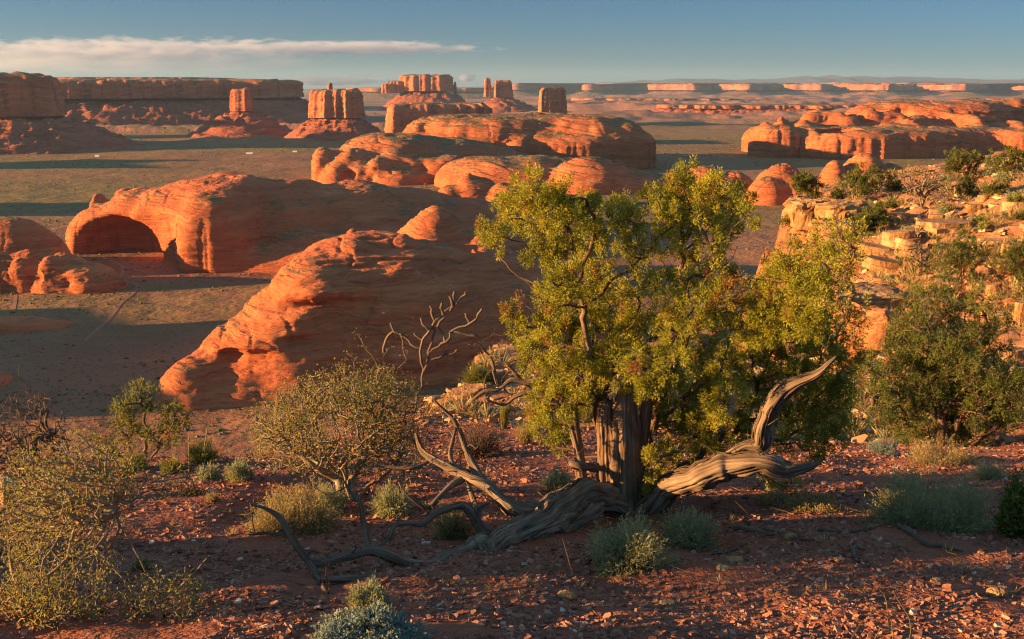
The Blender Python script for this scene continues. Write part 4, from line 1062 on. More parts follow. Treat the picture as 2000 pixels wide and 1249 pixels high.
dl([(1130, 915, 6.7, 5), (1115, 905, 6.6, 6), (1140, 912, 6.6, 8), (1165, 915, 6.8, 8)], sides=12, seed=16.4)
stems = [[(1222, 960, 7.0), (1222, 850, 7.0), (1222, 760, 7.05), (1210, 680, 7.1)],
         [(1183, 900, 7.0), (1170, 790, 7.05), (1150, 690, 7.0), (1140, 600, 6.95), (1120, 540, 6.9)],
         [(1255, 950, 7.1), (1275, 840, 7.2), (1310, 740, 7.2), (1330, 640, 7.2), (1335, 540, 7.2), (1330, 470, 7.2)],
         [(1265, 960, 7.15), (1330, 850, 7.4), (1400, 740, 7.5), (1432, 640, 7.5), (1425, 540, 7.4)],
         [(1275, 965, 7.15), (1390, 870, 7.3), (1480, 760, 7.3), (1520, 670, 7.2)]]
D_ = 0.75
blobs = [(1020, 405, 40), (1045, 372, 34), (985, 425, 26), (962, 452, 24), (968, 485, 16), (950, 440, 14), (1070, 410, 42), (1105, 440, 42), (1040, 440, 34), (1085, 470, 36), (1140, 420, 34), (1150, 395, 20), (1125, 500, 40), (1060, 500, 30), (1160, 470, 28), (1035, 350, 15), (1110, 385, 24),
         (1190, 440, 24), (1212, 412, 24), (1232, 440, 26), (1262, 400, 26), (1285, 388, 18), (1225, 480, 22), (1250, 505, 22),
         (1338, 340, 20), (1322, 362, 26), (1345, 375, 26), (1310, 395, 30), (1345, 410, 36), (1380, 385, 34), (1405, 370, 26), (1425, 390, 26), (1370, 430, 36), (1330, 450, 34), (1300, 440, 22), (1400, 430, 32, None, .6), (1440, 415, 18, None, .5), (1455, 385, 18), (1290, 480, 24), (1345, 490, 30), (1390, 480, 26), (1430, 460, 22), (1465, 425, 16),
         (1130, 545, 36), (1090, 560, 34), (1065, 590, 28), (1170, 540, 30), (1180, 590, 40), (1130, 610, 46), (1230, 560, 28), (1250, 600, 34), (1290, 560, 28), (1310, 600, 32), (1340, 560, 26), (1385, 560, 32), (1370, 610, 36), (1420, 590, 32, None, .5), (1450, 540, 24, None, .35), (1400, 520, 22),
         (1000, 610, 20, None, .6), (1012, 640, 20), (1030, 670, 24), (1035, 700, 24), (1060, 680, 30), (1050, 640, 20), (1075, 640, 30), (1100, 680, 46), (1160, 670, 52), (1220, 650, 44), (1270, 660, 42), (1320, 650, 36), (1370, 670, 40), (1420, 650, 34), (1460, 640, 30),
         (1090, 735, 44), (1140, 740, 50), (1200, 720, 48), (1255, 720, 48), (1310, 720, 48), (1365, 740, 44), (1420, 720, 40), (1465, 700, 34), (1050, 730, 24), (1060, 790, 34), (1095, 790, 36), (1075, 830, 34), (1050, 820, 22), (1105, 850, 26), (1085, 870, 20), (1150, 790, 34, .4), (1270, 780, 40), (1320, 790, 44), (1375, 800, 44), (1420, 790, 40), (1350, 850, 42, -.1), (1400, 850, 40, -.1), (1440, 840, 28), (1310, 850, 36, .2), (1300, 900, 30, .3), (1360, 895, 26, .3), (1270, 920, 18, -.2), (1272, 945, 16, -.2), (1270, 895, 14, -.2),
         (1500, 580, 34, .2), (1535, 550, 34, .2), (1520, 620, 40, .2), (1560, 600, 30, .3), (1500, 680, 38, .1), (1545, 670, 38, .1), (1580, 640, 30, .2), (1520, 730, 36, .1), (1570, 710, 30, .2), (1600, 680, 26, .2), (1630, 660, 24, .2), (1660, 700, 22, .2), (1640, 730, 26, .2), (1560, 790, 36, .3), (1600, 770, 36, .3), (1560, 840, 36, .5), (1610, 820, 34, .5), (1520, 860, 30, .5), (1580, 880, 26, .6), (1480, 760, 34, .3), (1460, 820, 28, .4), (1490, 540, 26, .1), (1580, 560, 30, .3), (1610, 600, 28, .2), (1540, 500, 22, .2), (1560, 740, 34, 0), (1500, 640, 34, -.1), (1630, 800, 30, .3), (1650, 760, 26, .3), (1610, 860, 28, .5), (1480, 600, 30, 0), (1470, 660, 30, -.1), (1540, 820, 30, .1), (1650, 840, 24, .5), (1600, 720, 28, 0), (1440, 900, 20, .5), (1540, 950, 18, .4), (1500, 940, 18, .5)]
def _shift(b):
    b = list(b) + [None] * (5 - len(b))
    dY = b[3] if b[3] is not None else rs.uniform(-.55, .55)
    if b[0] > 1440 and b[1] < 660: dY = -0.3 - 0.7 * sstep(1440, 1600, b[0]) + 0.5 * (dY - .2)
    elif b[0] > 1440: dY = max(dY, -.05) * .6 + .05
    return (b[0], b[1], b[2] * 1.05, dY, b[4] or 0.0)
blobs = [_shift(b) for b in blobs]
juniper('juniper_tree', None, L_, stems, blobs, TY, rs, per=46, nb=105, tuft_r=0.046, bl=0.020, bw=0.0068, depth=D_, root=big, capr=0.075, dryp=0.05)
# ---- brush, grass clumps
def tuft(name, label, px, py, wpx, hpx, mat, rs, n=700, stem_w=0.0045, leaf=(0.02, 0.006), nleaf=5, spread=1.0, tipdry=0.0, basedry=0.0, cat='shrub', group='low brush on the stony hilltop', stem_mat=None, Y=None, lift=0.0, droop=0.15, core=0.25):
    g = ground_hit(px, py) if Y is None else at(px, py, Y); g[2] += lift
    k = g[1] / 2000.0; Rr = wpx * k / 2; H = hpx * k * 1.02
    root = empty(name, tuple(g - np.array([0, 0, 0.01])), label, cat, group)
    th = np.arccos(1 - rs.uniform(0, 1, n) * 0.97) * spread; th = np.clip(th, 0, 1.55); ph = rs.uniform(0, 2 * np.pi, n)
    lob = 0.72 + 0.28 * np.sin(ph * 3 + rs.uniform(0, 6)) * np.sin(th * 4 + rs.uniform(0, 6))
    l = rs.uniform(0.45, 1.0, n) ** 0.6 * lob + rs.uniform(0, 0.18, n)
    b = np.stack([np.cos(ph), np.sin(ph), 0 * ph], 1) * (Rr * core * rs.uniform(0, 1, n) ** 0.5)[:, None]
    e = np.stack([Rr * np.sin(th) * np.cos(ph), Rr * np.sin(th) * np.sin(ph), H * np.cos(th) + 0.06 * H], 1) * l[:, None]
    b = b * 1.0; off = e * np.array([0.45, 0.45, 0.62]) + rs.normal(0, 0.05, (n, 3)) * Rr
    p0 = b; p1 = b * 0.8 + off; p2 = b * 0.3 + e; p2[:, 2] -= droop * H * np.sin(th) * rs.uniform(0, .6, n)
    p1[:, 2] = np.maximum(p1[:, 2], 0.01)
    pts = [p0, (p0 + p1) / 2 + rs.normal(0, 0.015, (n, 3)) * Rr, p1, (p1 + p2) / 2 + rs.normal(0, 0.025, (n, 3)) * Rr, p2]
    W = np.cross(p2 - p0, rs.normal(size=(n, 3))); W /= np.maximum(np.linalg.norm(W, axis=1), 1e-9)[:, None]
    w = stem_w * rs.uniform(0.6, 1.3, n)
    V = []
    for i, p in enumerate(pts):
        ww = (w * (1 - 0.19 * i))[:, None] * W * 0.5
        V += [p - ww, p + ww]
    V = np.stack(V, 1)
    F = np.concatenate([np.stack([np.arange(n) * 10 + 2 * i, np.arange(n) * 10 + 2 * i + 1, np.arange(n) * 10 + 2 * i + 3, np.arange(n) * 10 + 2 * i + 2], 1) for i in range(4)])
    loc = tuple(g - np.array([0, 0, 0.01])); gl = np.array(loc)
    br = np.clip(0.5 + rs.normal(0, 0.2, n), 0, 1)
    mesh_obj('stems', V.reshape(-1, 3) + gl, F, stem_mat or mat, root, loc, smooth=False, attr={'rnd': np.repeat(np.clip(br - 0.1, 0, 1), 10), 'dry': np.repeat((rs.uniform(0, 1, n) < basedry + 0.15) * 0.8, 10)})
    if nleaf:
        m = n * nleaf; idx = np.repeat(np.arange(n), nleaf); t = rs.uniform(0.25, 1.0, m) ** 0.7
        P = np.where((t < 0.5)[:, None], p0[idx] + (p1 - p0)[idx] * (t * 2)[:, None], p1[idx] + (p2 - p1)[idx] * (t * 2 - 1)[:, None])
        d = (p2 - p0)[idx]; d = d / np.maximum(np.linalg.norm(d, axis=1), 1e-9)[:, None] + rs.normal(0, 0.5, (m, 3))
        P = P + rs.normal(0, 0.012, (m, 3)) * Rr * 2
        dry = ((t > 0.88) & (rs.uniform(0, 1, m) < tipdry)).astype(float)
        leaf_obj('foliage', [blades(P + gl, d, leaf[0] * rs.uniform(.6, 1.3, m), leaf[1] * rs.uniform(.7, 1.3, m), np.clip(br[idx] + rs.normal(0, .15, m), 0, 1), dry, rs)], mat, root, loc)
    return root
rs = np.random.RandomState(21)
B_ = 'rabbitbrush'
tuft(B_, 'round grey green rabbitbrush with yellow tips right in front of the big juniper trunk', 1228, 1108, 220, 118, M_sage, rs, 1500, tipdry=0.5, nleaf=7)
tuft(B_, 'paler rabbitbrush tucked under the thick broken log, behind the round grey green one', 1345, 1062, 150, 88, M_sage, rs, 900, tipdry=0.3, nleaf=6)
tuft(B_, 'upright olive green brush at the end of the long dead limb, bottom centre', 722, 1200, 125, 84, M_sage, rs, 700, spread=0.75, tipdry=0.1, nleaf=6)
tuft('silver_shrub', 'low silvery blue shrub at the bottom edge, bottom centre', 715, 1256, 240, 52, M_silver, rs, 1100, leaf=(0.016, 0.009), nleaf=9, core=0.8)
tuft(B_, 'largest dark olive rabbitbrush at lower right with yellow flowers', 1815, 1028, 290, 135, M_sage, rs, 2200, tipdry=0.55, nleaf=8, core=0.5)
tuft(B_, 'straw tinted pale brush just behind the largest rabbitbrush at right', 1835, 905, 160, 60, M_straw, rs, 900, nleaf=4, core=0.5, basedry=.2)
tuft(B_, 'small grey brush under the right juniper, left of the straw tinted one', 1725, 888, 90, 48, M_silver, rs, 500, nleaf=4)
tuft(B_, 'thin olive brush between the largest rabbitbrush and the right edge bush', 1930, 935, 100, 52, M_sage, rs, 500, nleaf=4, tipdry=.3)
tuft(B_, 'wide pale gold brush left of the leafy shrub stems', 575, 1032, 215, 104, M_straw, rs, 1700, nleaf=5, core=0.5)
tuft(B_, 'gold green brush behind the wide pale gold one, under the leafy shrub', 640, 1000, 110, 75, M_sage, rs, 700, nleaf=5, tipdry=.2)
tuft(B_, 'rounded green brush at the hilltop rim below the leafy shrub left side', 468, 938, 72, 52, M_sage, rs, 600, nleaf=6)
tuft(B_, 'bright green brush at the rim, right of the small juniper', 395, 905, 90, 62, M_small, rs, 600, nleaf=6, spread=.9)
tuft(B_, 'grey green brush right in front of the bright green rim brush', 408, 938, 64, 40, M_sage, rs, 400, nleaf=5)
tuft(B_, 'low green brush just in front of the small juniper', 335, 925, 66, 40, M_small, rs, 420, nleaf=6)
tuft(B_, 'yellow green brush at the left foot of the small juniper', 262, 918, 80, 46, M_small, rs, 500, nleaf=6)
tuft(B_, 'grey green brush between the leafy shrub stems and the dead limbs', 765, 1008, 120, 78, M_sage, rs, 800, nleaf=6)
tuft(B_, 'dry bushy clump under the arching dead limb left of the trunk', 885, 1052, 110, 82, M_straw, rs, 900, nleaf=5)
tuft(B_, 'small olive brush left of the thin left stem of the big juniper', 1092, 958, 90, 62, M_sage, rs, 600, nleaf=6)
tuft('grass_clump', 'straw coloured grass clump behind the big juniper, left of its stem', 1026, 868, 66, 58, M_straw, rs, 600, nleaf=2, spread=0.7, cat='grass')
tuft('grass_clump', 'upright bright yellow grass clump beside the white log on the left spur', 985, 838, 44, 62, M_small, rs, 400, nleaf=3, spread=0.35, cat='grass')
tuft('dead_brush', 'round dark leafless brush between the snag and the big juniper', 938, 890, 140, 92, M_dtwig, rs, 900, nleaf=3, cat='shrub')
tuft('dead_brush', 'little grey dead brush in front of the rim brush at left', 372, 968, 74, 28, M_dtwig, rs, 300, nleaf=2, cat='shrub')
tuft('grass_clump', 'tiny pale tuft on open stones right of the little grey dead brush', 415, 980, 34, 22, M_straw, rs, 200, nleaf=3, cat='grass')
tuft('grass_clump', 'small pale tuft on open stones behind the bare twiggy front bush', 277, 1115, 50, 38, M_straw, rs, 260, nleaf=4, cat='grass')
tuft('grass_clump', 'sparse sunlit tuft under the tip of the thick broken log', 1590, 992, 120, 40, M_straw, rs, 420, nleaf=3, cat='grass', core=.8)
tuft('grass_clump', 'thin sunlit tuft between the broken log tip and the largest rabbitbrush', 1520, 985, 90, 34, M_straw, rs, 300, nleaf=3, cat='grass', core=.8)
tuft('shrub', 'dark green bush cut by the right edge beside the largest rabbitbrush', 2000, 1040, 130, 140, M_jun2, rs, 1300, nleaf=8, leaf=(0.024, 0.014), core=.5)
tuft('shrub', 'green shrub on the sandy left spur right of the snag', 935, 748, 95, 52, M_pin, rs, 700, nleaf=6, leaf=(.03, .013), stem_w=.006)
tuft('dead_brush', 'pale grey bare brush where the left spur meets the big juniper', 985, 700, 80, 40, M_twig, rs, 500, nleaf=2, stem_w=.007)
tuft('shrub', 'small green shrub at the top of the left spur slope', 880, 735, 50, 34, M_pin, rs, 400, nleaf=6, leaf=(.03, .013), stem_w=.006)

def twiggy(name, label, base, stems, pts, rs, tip, mat, leaf=None, cat='shrub', group=None, capr=0.03, wgt=0.35, leafn=0, leafmat=None, step=0.05, jit=0.5, sides=6, part='branchwork', bl=0.014, bw=0.010, leafr=0.03, first=None):
    root = empty(name, tuple(base), label, cat, group)
    nodes = []; par = []
    for s in stems:
        for i, p in enumerate(s): nodes.append(np.asarray(p, float)); par.append(-1 if i == 0 else len(nodes) - 2)
    if len(pts): N, pr = mst(nodes, par, np.asarray(pts), wgt)
    else: N, pr = np.array(nodes), par
    T = Tubes(); tree_tubes(T, N, pr, tip, 2.3, capr, sides, step, jit, rs)
    T.build(part, mat, root, tuple(base))
    if leafn:
        idx = rs.randint(len(nodes), len(N), leafn)
        P = N[idx] + rs.normal(0, leafr, (leafn, 3)); d = rs.normal(size=(leafn, 3)); d[:, 2] += .3
        leaf_obj('foliage', [blades(P, d, bl * rs.uniform(.6, 1.4, leafn), bw * rs.uniform(.7, 1.3, leafn), np.clip(rs.normal(.5, .25, leafn), 0, 1), (rs.uniform(0, 1, leafn) < .06) * 1.0, rs)], leafmat, root, tuple(base))
    return root
def cloudpts(px, py, rx, ry, Y, dY, n, rs, hollow=0.25, poly=None):
    d = rs.normal(size=(n, 3)); d /= np.linalg.norm(d, axis=1)[:, None]; q = hollow + (1 - hollow) * rs.uniform(0, 1, n) ** 0.6
    d *= q[:, None]
    return np.array([at(px + rx * a, py - ry * c, Y + dY * b) for a, b, c in d])
rs = np.random.RandomState(31)
# leafy shrub left of the dead limbs
YS = 7.5; gb = ground_hit(672, 985)
S = [[gb + (0, 0, -.05), at(668, 960, YS), at(640, 905, YS), at(628, 860, YS), at(622, 820, YS)], [gb + (0.03, 0, -.05), at(690, 940, YS), at(715, 890, YS + .05), at(735, 840, YS + .1), at(750, 790, YS + .1)],
     [gb + (0.06, 0.05, -.05), at(720, 950, YS + .1), at(770, 910, YS + .2), at(800, 860, YS + .2)], [gb + (-0.03, 0, -.05), at(660, 940, YS - .1), at(620, 920, YS - .2), at(570, 880, YS - .2)]]
pts = np.concatenate([cloudpts(655, 830, 170, 105, YS, .55, 900, rs, .35), cloudpts(560, 850, 90, 75, YS, .4, 260, rs), cloudpts(760, 800, 90, 95, YS + .1, .4, 320, rs), cloudpts(690, 770, 90, 65, YS, .4, 200, rs), cloudpts(780, 880, 70, 60, YS + .1, .35, 160, rs),
                      np.array([at(*p) for p in ((700, 655, YS), (688, 700, YS), (676, 690, YS), (640, 720, YS), (712, 680, YS), (600, 735, YS), (760, 680, YS), (740, 720, YS), (575, 745, YS), (660, 715, YS), (725, 700, YS), (783, 655, YS + .1), (790, 690, YS + .1), (522, 770, YS))])])
twiggy('leafy_shrub', 'large open twiggy shrub with tiny pale leaves, left of the dead limbs', gb, S, pts, rs, 0.0028, M_btwig, leafn=17000, leafmat=M_small, capr=.032, bl=.015, bw=.010, leafr=.03, wgt=.5, jit=.35)
# bare twiggy bush in the lower left corner
YF = 4.3; gb = ground_hit(150, 1249) + np.array([0, 0.2, 0])
S = [[at(165, 1300, YF), at(171, 1241, YF), at(189, 1166, YF), at(193, 1096, YF), at(211, 1034, YF), at(228, 999, YF), at(273, 977, YF), at(325, 950, YF), at(374, 929, YF), at(410, 918, YF), at(436, 907, YF)],
     [at(120, 1300, YF), at(100, 1220, YF + .1), at(80, 1130, YF + .1), at(60, 1040, YF + .1), at(40, 960, YF + .1)], [at(60, 1300, YF - .1), at(40, 1200, YF - .1), at(20, 1100, YF), at(5, 1010, YF)],
     [at(140, 1300, YF + .1), at(150, 1180, YF + .2), at(140, 1080, YF + .2), at(130, 990, YF + .2), at(150, 930, YF + .2)], [at(180, 1300, YF), at(240, 1230, YF), at(310, 1180, YF), at(370, 1130, YF), at(410, 1085, YF)],
     [at(190, 1300, YF - .1), at(260, 1260, YF - .1), at(330, 1230, YF - .1), at(390, 1200, YF - .1)],
     [at(369, 929, YF), at(371, 900, YF), at(369, 848, YF)], [at(398, 921, YF), at(398, 893, YF), at(405, 838, YF)], [at(225, 1003, YF), at(215, 940, YF), at(205, 890, YF)], [at(255, 985, YF), at(245, 930, YF), at(262, 885, YF)]]
pts = np.concatenate([cloudpts(110, 1080, 130, 200, YF, .45, 520, rs, .2), cloudpts(60, 1010, 80, 120, YF + .1, .35, 260, rs), cloudpts(180, 960, 90, 70, YF + .1, .3, 200, rs), cloudpts(320, 1180, 110, 70, YF, .3, 200, rs), cloudpts(60, 1200, 110, 90, YF - .1, .3, 350, rs), cloudpts(310, 940, 100, 40, YF, .15, 50, rs), cloudpts(70, 930, 80, 75, YF + .1, .3, 110, rs), cloudpts(160, 890, 60, 60, YF + .1, .3, 50, rs), cloudpts(230, 920, 40, 60, YF, .2, 40, rs)])
twiggy('twiggy_bush', 'pale bare twiggy bush with sparse green leaves filling the lower left corner', gb, S, pts, rs, 0.0022, M_btwig, leafn=12000, leafmat=M_small, capr=.026, bl=.015, bw=.008, leafr=.022, wgt=.55, jit=.2)
# dark dead shrub behind it
YD = 8.6; gb = ground_hit(100, 965)
S = [[gb, at(98, 930, YD), at(92, 880, YD), at(86, 830, YD), at(70, 785, YD), at(45, 760, YD), at(38, 730, YD), at(40, 713, YD)], [gb, at(60, 920, YD), at(30, 890, YD), at(0, 870, YD)], [gb, at(75, 900, YD), at(50, 850, YD), at(25, 820, YD)], [gb, at(115, 900, YD), at(125, 880, YD)], [at(92, 860, YD), at(90, 800, YD), at(88, 768, YD)]]
pts = np.concatenate([cloudpts(50, 845, 95, 85, YD, .5, 620, rs), cloudpts(95, 880, 50, 50, YD, .3, 120, rs), cloudpts(0, 880, 60, 50, YD, .4, 160, rs), cloudpts(80, 790, 30, 25, YD, .2, 30, rs)])
twiggy('dead_shrub', 'dark leafless dead shrub at the left edge behind the bare twiggy bush', gb, S, pts, rs, .003, M_dtwig, capr=.035, wgt=.3)
# snag
YN = 13.0; gb = at(812, 800, YN)
def pl(*p): return [at(q[0], q[1], YN + (q[2] if len(q) > 2 else 0)) for q in p]
S = [pl((812, 800), (816, 775), (828, 732), (824, 705), (821, 685), (826, 663), (838, 645), (848, 630), (866, 616), (880, 607), (890, 594), (899, 581), (905, 573), (909, 570)),
     pl((828, 730), (831, 716), (834, 700), (838, 688), (855, 678), (870, 669), (874, 660), (877, 649), (897, 640), (918, 633), (932, 620), (942, 604)),
     pl((877, 649), (900, 648), (928, 652), (934, 658)), pl((822, 680), (806, 674), (793, 660), (780, 652), (768, 646), (763, 630)), pl((768, 648), (755, 662), (752, 680), (750, 690)),
     pl((870, 669), (866, 655), (858, 636), (862, 625), (868, 621)), pl((879, 608), (884, 590), (888, 570)), pl((884, 600), (880, 585), (878, 578)), pl((840, 704), (862, 695), (880, 690), (893, 684)), pl((850, 629), (842, 612), (840, 597)), pl((838, 646), (826, 636), (822, 620)), pl((826, 665), (814, 655), (810, 650)),
     pl((866, 616), (862, 602), (864, 592)), pl((918, 633), (914, 620), (910, 612)), pl((835, 690), (845, 670), (850, 650), (846, 640))]
twiggy('snag', 'tall bare dead tree with crooked limbs between the leafy shrub and the big juniper', gb, S, [], rs, .017, M_dead, cat='dead tree', capr=.085, step=.06, jit=.35, sides=9, part='trunk')
# small juniper at the hilltop rim, left
rs = np.random.RandomState(41)
YJ = 11.0; gb = ground_hit(288, 905)
juniper('small_juniper', 'small open juniper alone at the left rim of the hilltop', tuple(gb), [[tuple([285, 915, YJ]), (285, 870, YJ), (283, 830, YJ), (275, 790, YJ)], [(290, 912, YJ), (312, 870, YJ), (325, 840, YJ), (330, 805, YJ)]],
        [(245, 790, 26), (270, 770, 26), (292, 775, 24), (255, 825, 26), (230, 800, 16), (235, 835, 18), (340, 815, 22), (325, 800, 16), (355, 828, 18), (335, 842, 20), (300, 850, 20), (275, 855, 20), (245, 850, 16), (315, 870, 18), (350, 855, 14), (205, 880, 20, .3), (190, 870, 16, .3), (225, 885, 16, .3)], YJ, rs, per=46, nb=34, tuft_r=.06, bl=.036, bw=.016, depth=.35, mat=M_pin, capr=.06, tipr=.004)
# juniper on the right, behind the largest rabbitbrush
YR = 14.0; gb = ground_hit(1835, 872)
bl_ = [(rs.uniform(1690, 1990), rs.uniform(680, 850), rs.uniform(22, 42)) for _ in range(46)] + [(rs.uniform(1730, 1930), rs.uniform(580, 690), rs.uniform(16, 30)) for _ in range(18)] + [(1700, 740, 34), (1720, 800, 34), (1960, 800, 34), (1990, 760, 26), (1850, 840, 34), (1780, 850, 30), (1910, 860, 28)]
juniper('juniper_tree', 'broad dark green juniper at right behind the largest rabbitbrush', tuple(gb), [[(1838, 880, YR), (1832, 820, YR), (1826, 740, YR), (1822, 660, YR)], [(1845, 880, YR), (1880, 810, YR), (1900, 740, YR)], [(1830, 880, YR), (1770, 820, YR), (1740, 760, YR)]],
        bl_, YR, rs, per=70, nb=50, tuft_r=.075, bl=.034, bw=.012, depth=.8, mat=M_jun2, capr=.09, tipr=.005, step=.1, bare=.1)
YR = 19.0; gb = ground_hit(1600, 760)
bl_ = [(rs.uniform(1580, 1680), rs.uniform(440, 680), rs.uniform(16, 26)) for _ in range(26)] + [(1610, 460, 22), (1660, 520, 22), (1640, 580, 24)]
juniper('juniper_tree', 'thin dark juniper just behind the right side of the big one', tuple(gb), [[(1605, 770, YR), (1612, 680, YR), (1620, 580, YR), (1628, 500, YR)], [(1612, 680, YR), (1650, 620, YR), (1660, 560, YR)]],
        bl_, YR, rs, per=40, nb=28, tuft_r=.1, bl=.06, bw=.022, depth=.7, mat=M_jun, capr=.08, tipr=.007, step=.14, dryp=.14, bare=.25)

# ---- bushes on the hill at right
rs = np.random.RandomState(51)
def bush(label, px, py, w, h, mat, n=12, group='bushes on the right hill', name='bush', cat='bush', nb=44, dens=3.2, dry=.03):
    g = ground_hit(px, py, 8, 75); Y = g[1]; k = Y / 2000
    bl2 = []
    for _ in range(n):
        a = rs.uniform(0, 6.28); q = rs.uniform(0, 1) ** .5
        bl2.append((px + math.cos(a) * q * w * .36, py - h * .55 + math.sin(a) * q * h * .34, min(w, h) * rs.uniform(.2, .32)))
    s = [[(px + q2, py + 2, Y), (px + q2 * 2, py - h * .3, Y), (px + q2 * 6, py - h * .55, Y)] for q2 in (-2, 0.5, 2)]
    u = max(.03, k * 1.3)
    juniper(name, label, tuple(g), s, bl2, Y, rs, per=int(90 * dens * 50 / max(w, h)) , nb=nb, tuft_r=k * 4.0, bl=k * 2.9, bw=k * 1.5, depth=w * k * .3, mat=mat, capr=k * 2, tipr=k * .25, step=k * 6, bare=.06, cat=cat, group=group, dryp=dry, sides=5)
bush('lone wide bush standing on the cream ledge at the left end of the hill', 1578, 394, 90, 52, M_pin)
bush('broad dark bush on the skyline of the hill before the twin smooth domes', 1682, 382, 105, 60, M_jun2)
bush('small round bush on the cream ledge between lone wide bush and broad skyline bush', 1637, 392, 26, 20, M_jun2, 5)
bush('pale olive bush on the hill skyline, just right of the bare tree', 1885, 352, 95, 52, M_pin)
bush('green bush on the hill skyline at the right edge', 1968, 345, 100, 52, M_jun2)
bush('low dark bush under the pale olive skyline bush', 1890, 385, 64, 36, M_jun2, 7)
bush('low dark bush under the skyline bush at the right edge', 1948, 382, 56, 34, M_jun2, 7)
bush('brown tinted low bush left of the bare tree on the hill', 1745, 372, 60, 34, M_pin, 6)
bush('dark leaning bush right beside the cream boulders', 1697, 462, 90, 58, M_jun2)
bush('dense round juniper bush in the middle of the right hill', 1878, 562, 112, 104, M_jun2, 16, dens=1.3)
bush('olive bush cut by the right edge beside the dense round one', 1992, 550, 96, 80, M_pin, 10)
bush('sparse brownish bush among the tilted slabs', 1768, 528, 70, 44, M_pin, 6, dens=.5, dry=.2)
bush('slim green bush at the foot of the cream boulders, left side', 1552, 470, 44, 70, M_pin, 6)
bush('small bush at the foot of the orange rock face', 1640, 720, 60, 50, M_pin, 6)
bush('green bush clinging to the steep rim just right of the big juniper crown', 1600, 610, 130, 110, M_jun, 14)
bush('green bush on the rim below the slim bush, half hidden by the big juniper', 1565, 690, 120, 110, M_jun, 14)
bush('leafy bush on the rim right under the cream boulders', 1630, 545, 90, 76, M_jun, 12)
bush('small yellowish bush at the right edge below the skyline', 1990, 405, 40, 24, M_small, 5)
bush('low yellow green bush half way up the hill near the right edge', 1930, 452, 44, 22, M_small, 5)
g0 = ground_hit(1800, 405, 8, 75); Yb = g0[1]
S = [[g0, at(1800, 385, Yb), at(1790, 365, Yb), at(1775, 345, Yb)], [g0, at(1812, 380, Yb), at(1825, 362, Yb), at(1840, 352, Yb)], [at(1800, 385, Yb), at(1805, 360, Yb), at(1808, 335, Yb)]]
twiggy('bare_tree', 'bare grey branching tree on the skyline of the right hill', g0, S, np.concatenate([cloudpts(1795, 352, 48, 32, Yb, 1.0, 170, rs, .3), cloudpts(1830, 370, 30, 18, Yb, .8, 50, rs)]), rs, .016, M_dead, cat='dead tree', capr=.10, step=.2, group=None)
g0 = ground_hit(1805, 535, 8, 75); Yb = g0[1]
twiggy('bare_shrub', 'bare dark shrub left of the dense round juniper bush', g0, [[g0, at(1803, 515, Yb), at(1800, 495, Yb)]], cloudpts(1800, 500, 34, 34, Yb, .6, 110, rs, .3), rs, .012, M_dtwig, capr=.06, step=.2)
g0 = ground_hit(1800, 690, 8, 75); Yb = g0[1]
twiggy('bare_shrub', 'pale bare branches rising above the broad dark green juniper', g0, [[g0, at(1815, 640, Yb), at(1822, 600, Yb), at(1830, 570, Yb)]], cloudpts(1825, 590, 40, 40, Yb, .6, 80, rs, .2), rs, .010, M_dead, capr=.05, step=.15)

# small scrub dotted over the slope: three kinds, copied with all their parts
protos = [tuft('low_scrub', 'small low scrub bush dotted over the right hillside', px, py, w, h, mt, rs, 260, nleaf=6, leaf=(.05, .022), stem_w=.012, group='small scrub over the right hillside') for px, py, w, h, mt in ((1840, 420, 34, 18, M_sage), (1730, 440, 30, 16, M_pin), (1900, 520, 40, 22, M_straw))]
py_ = [g.location.y for g in protos]
for i in range(120):
    for _ in range(30):
        yy = rs.uniform(17, 58); xx = yy * rs.uniform(.2, .56)
        if rim_dist(np.array([xx]), np.array([yy]))[0] < -.5: break
    q = protos[i % 3]; c = q.copy(); COL.objects.link(c); c.location = (xx, yy, float(ground_z([xx], [yy])[0]) - .02); c.rotation_euler = (0, 0, rs.uniform(0, 6.3)); c.scale = [rs.uniform(.5, 1.0) + 1.1 * rs.uniform() ** 3] * 3
    for ch in q.children:
        d = ch.copy(); COL.objects.link(d); d.parent = c
# ---- rocks on the hill
def rock(label, px, py, w, h, mat=None, dep=1.0, tilt=(0, 0), rot=None, n=4.0, name='sandstone_slab', cat='rock', amp=.13, sink=.25, group='rock slabs on the hillsides', led=.06):
    g = ground_hit(px, py, 3, 75); k = g[1] / 2000
    rx = w * k / 2; rz = h * k / 2
    boulder(name, label, (g[0], g[1] + rx * dep * .6, g[2] + rz * (1 - 2 * sink)), (rx, rx * dep, rz), mat or M_slab, rs.uniform(0, 60), n, rs.uniform(-.5, .5) if rot is None else rot, tilt, amp, led, res=44, cat=cat, group=group)
rk = dict(name='boulder', cat='boulder', group='cream boulders on the hill')
rock('biggest cream boulder at the tip of the hill, under the lone wide bush', 1592, 458, 100, 66, dep=.9, n=3, sink=.05, amp=.22, led=.16, **rk)
rock('second cream boulder, right of the biggest one at the hill tip', 1656, 446, 92, 54, dep=.9, n=3.2, sink=.1, amp=.2, led=.16, **rk)
rock('lower cream boulder wedged in front of the two big ones at the hill tip', 1628, 476, 84, 46, dep=.7, n=3.2, sink=.1, amp=.22, led=.16, **rk)
M_orange = sandstone('orange_sandstone', 0.03, strata=.5, c_lo=(0.42, 0.16, 0.06), c_hi=(0.58, 0.27, 0.11), c_dark=(0.30, 0.12, 0.06))
rock('upright orange rock face half hidden by junipers at right', 1694, 700, 116, 100, M_orange, dep=.8, n=4, sink=.06, amp=.18, led=.08, name='orange_rock', cat='rock', group=None)
rock('cream cap rock lying on top of the orange rock face', 1705, 612, 150, 46, dep=.8, n=3.4, sink=.1, amp=.2, led=.14, name='cap_rock', cat='rock', group=None)
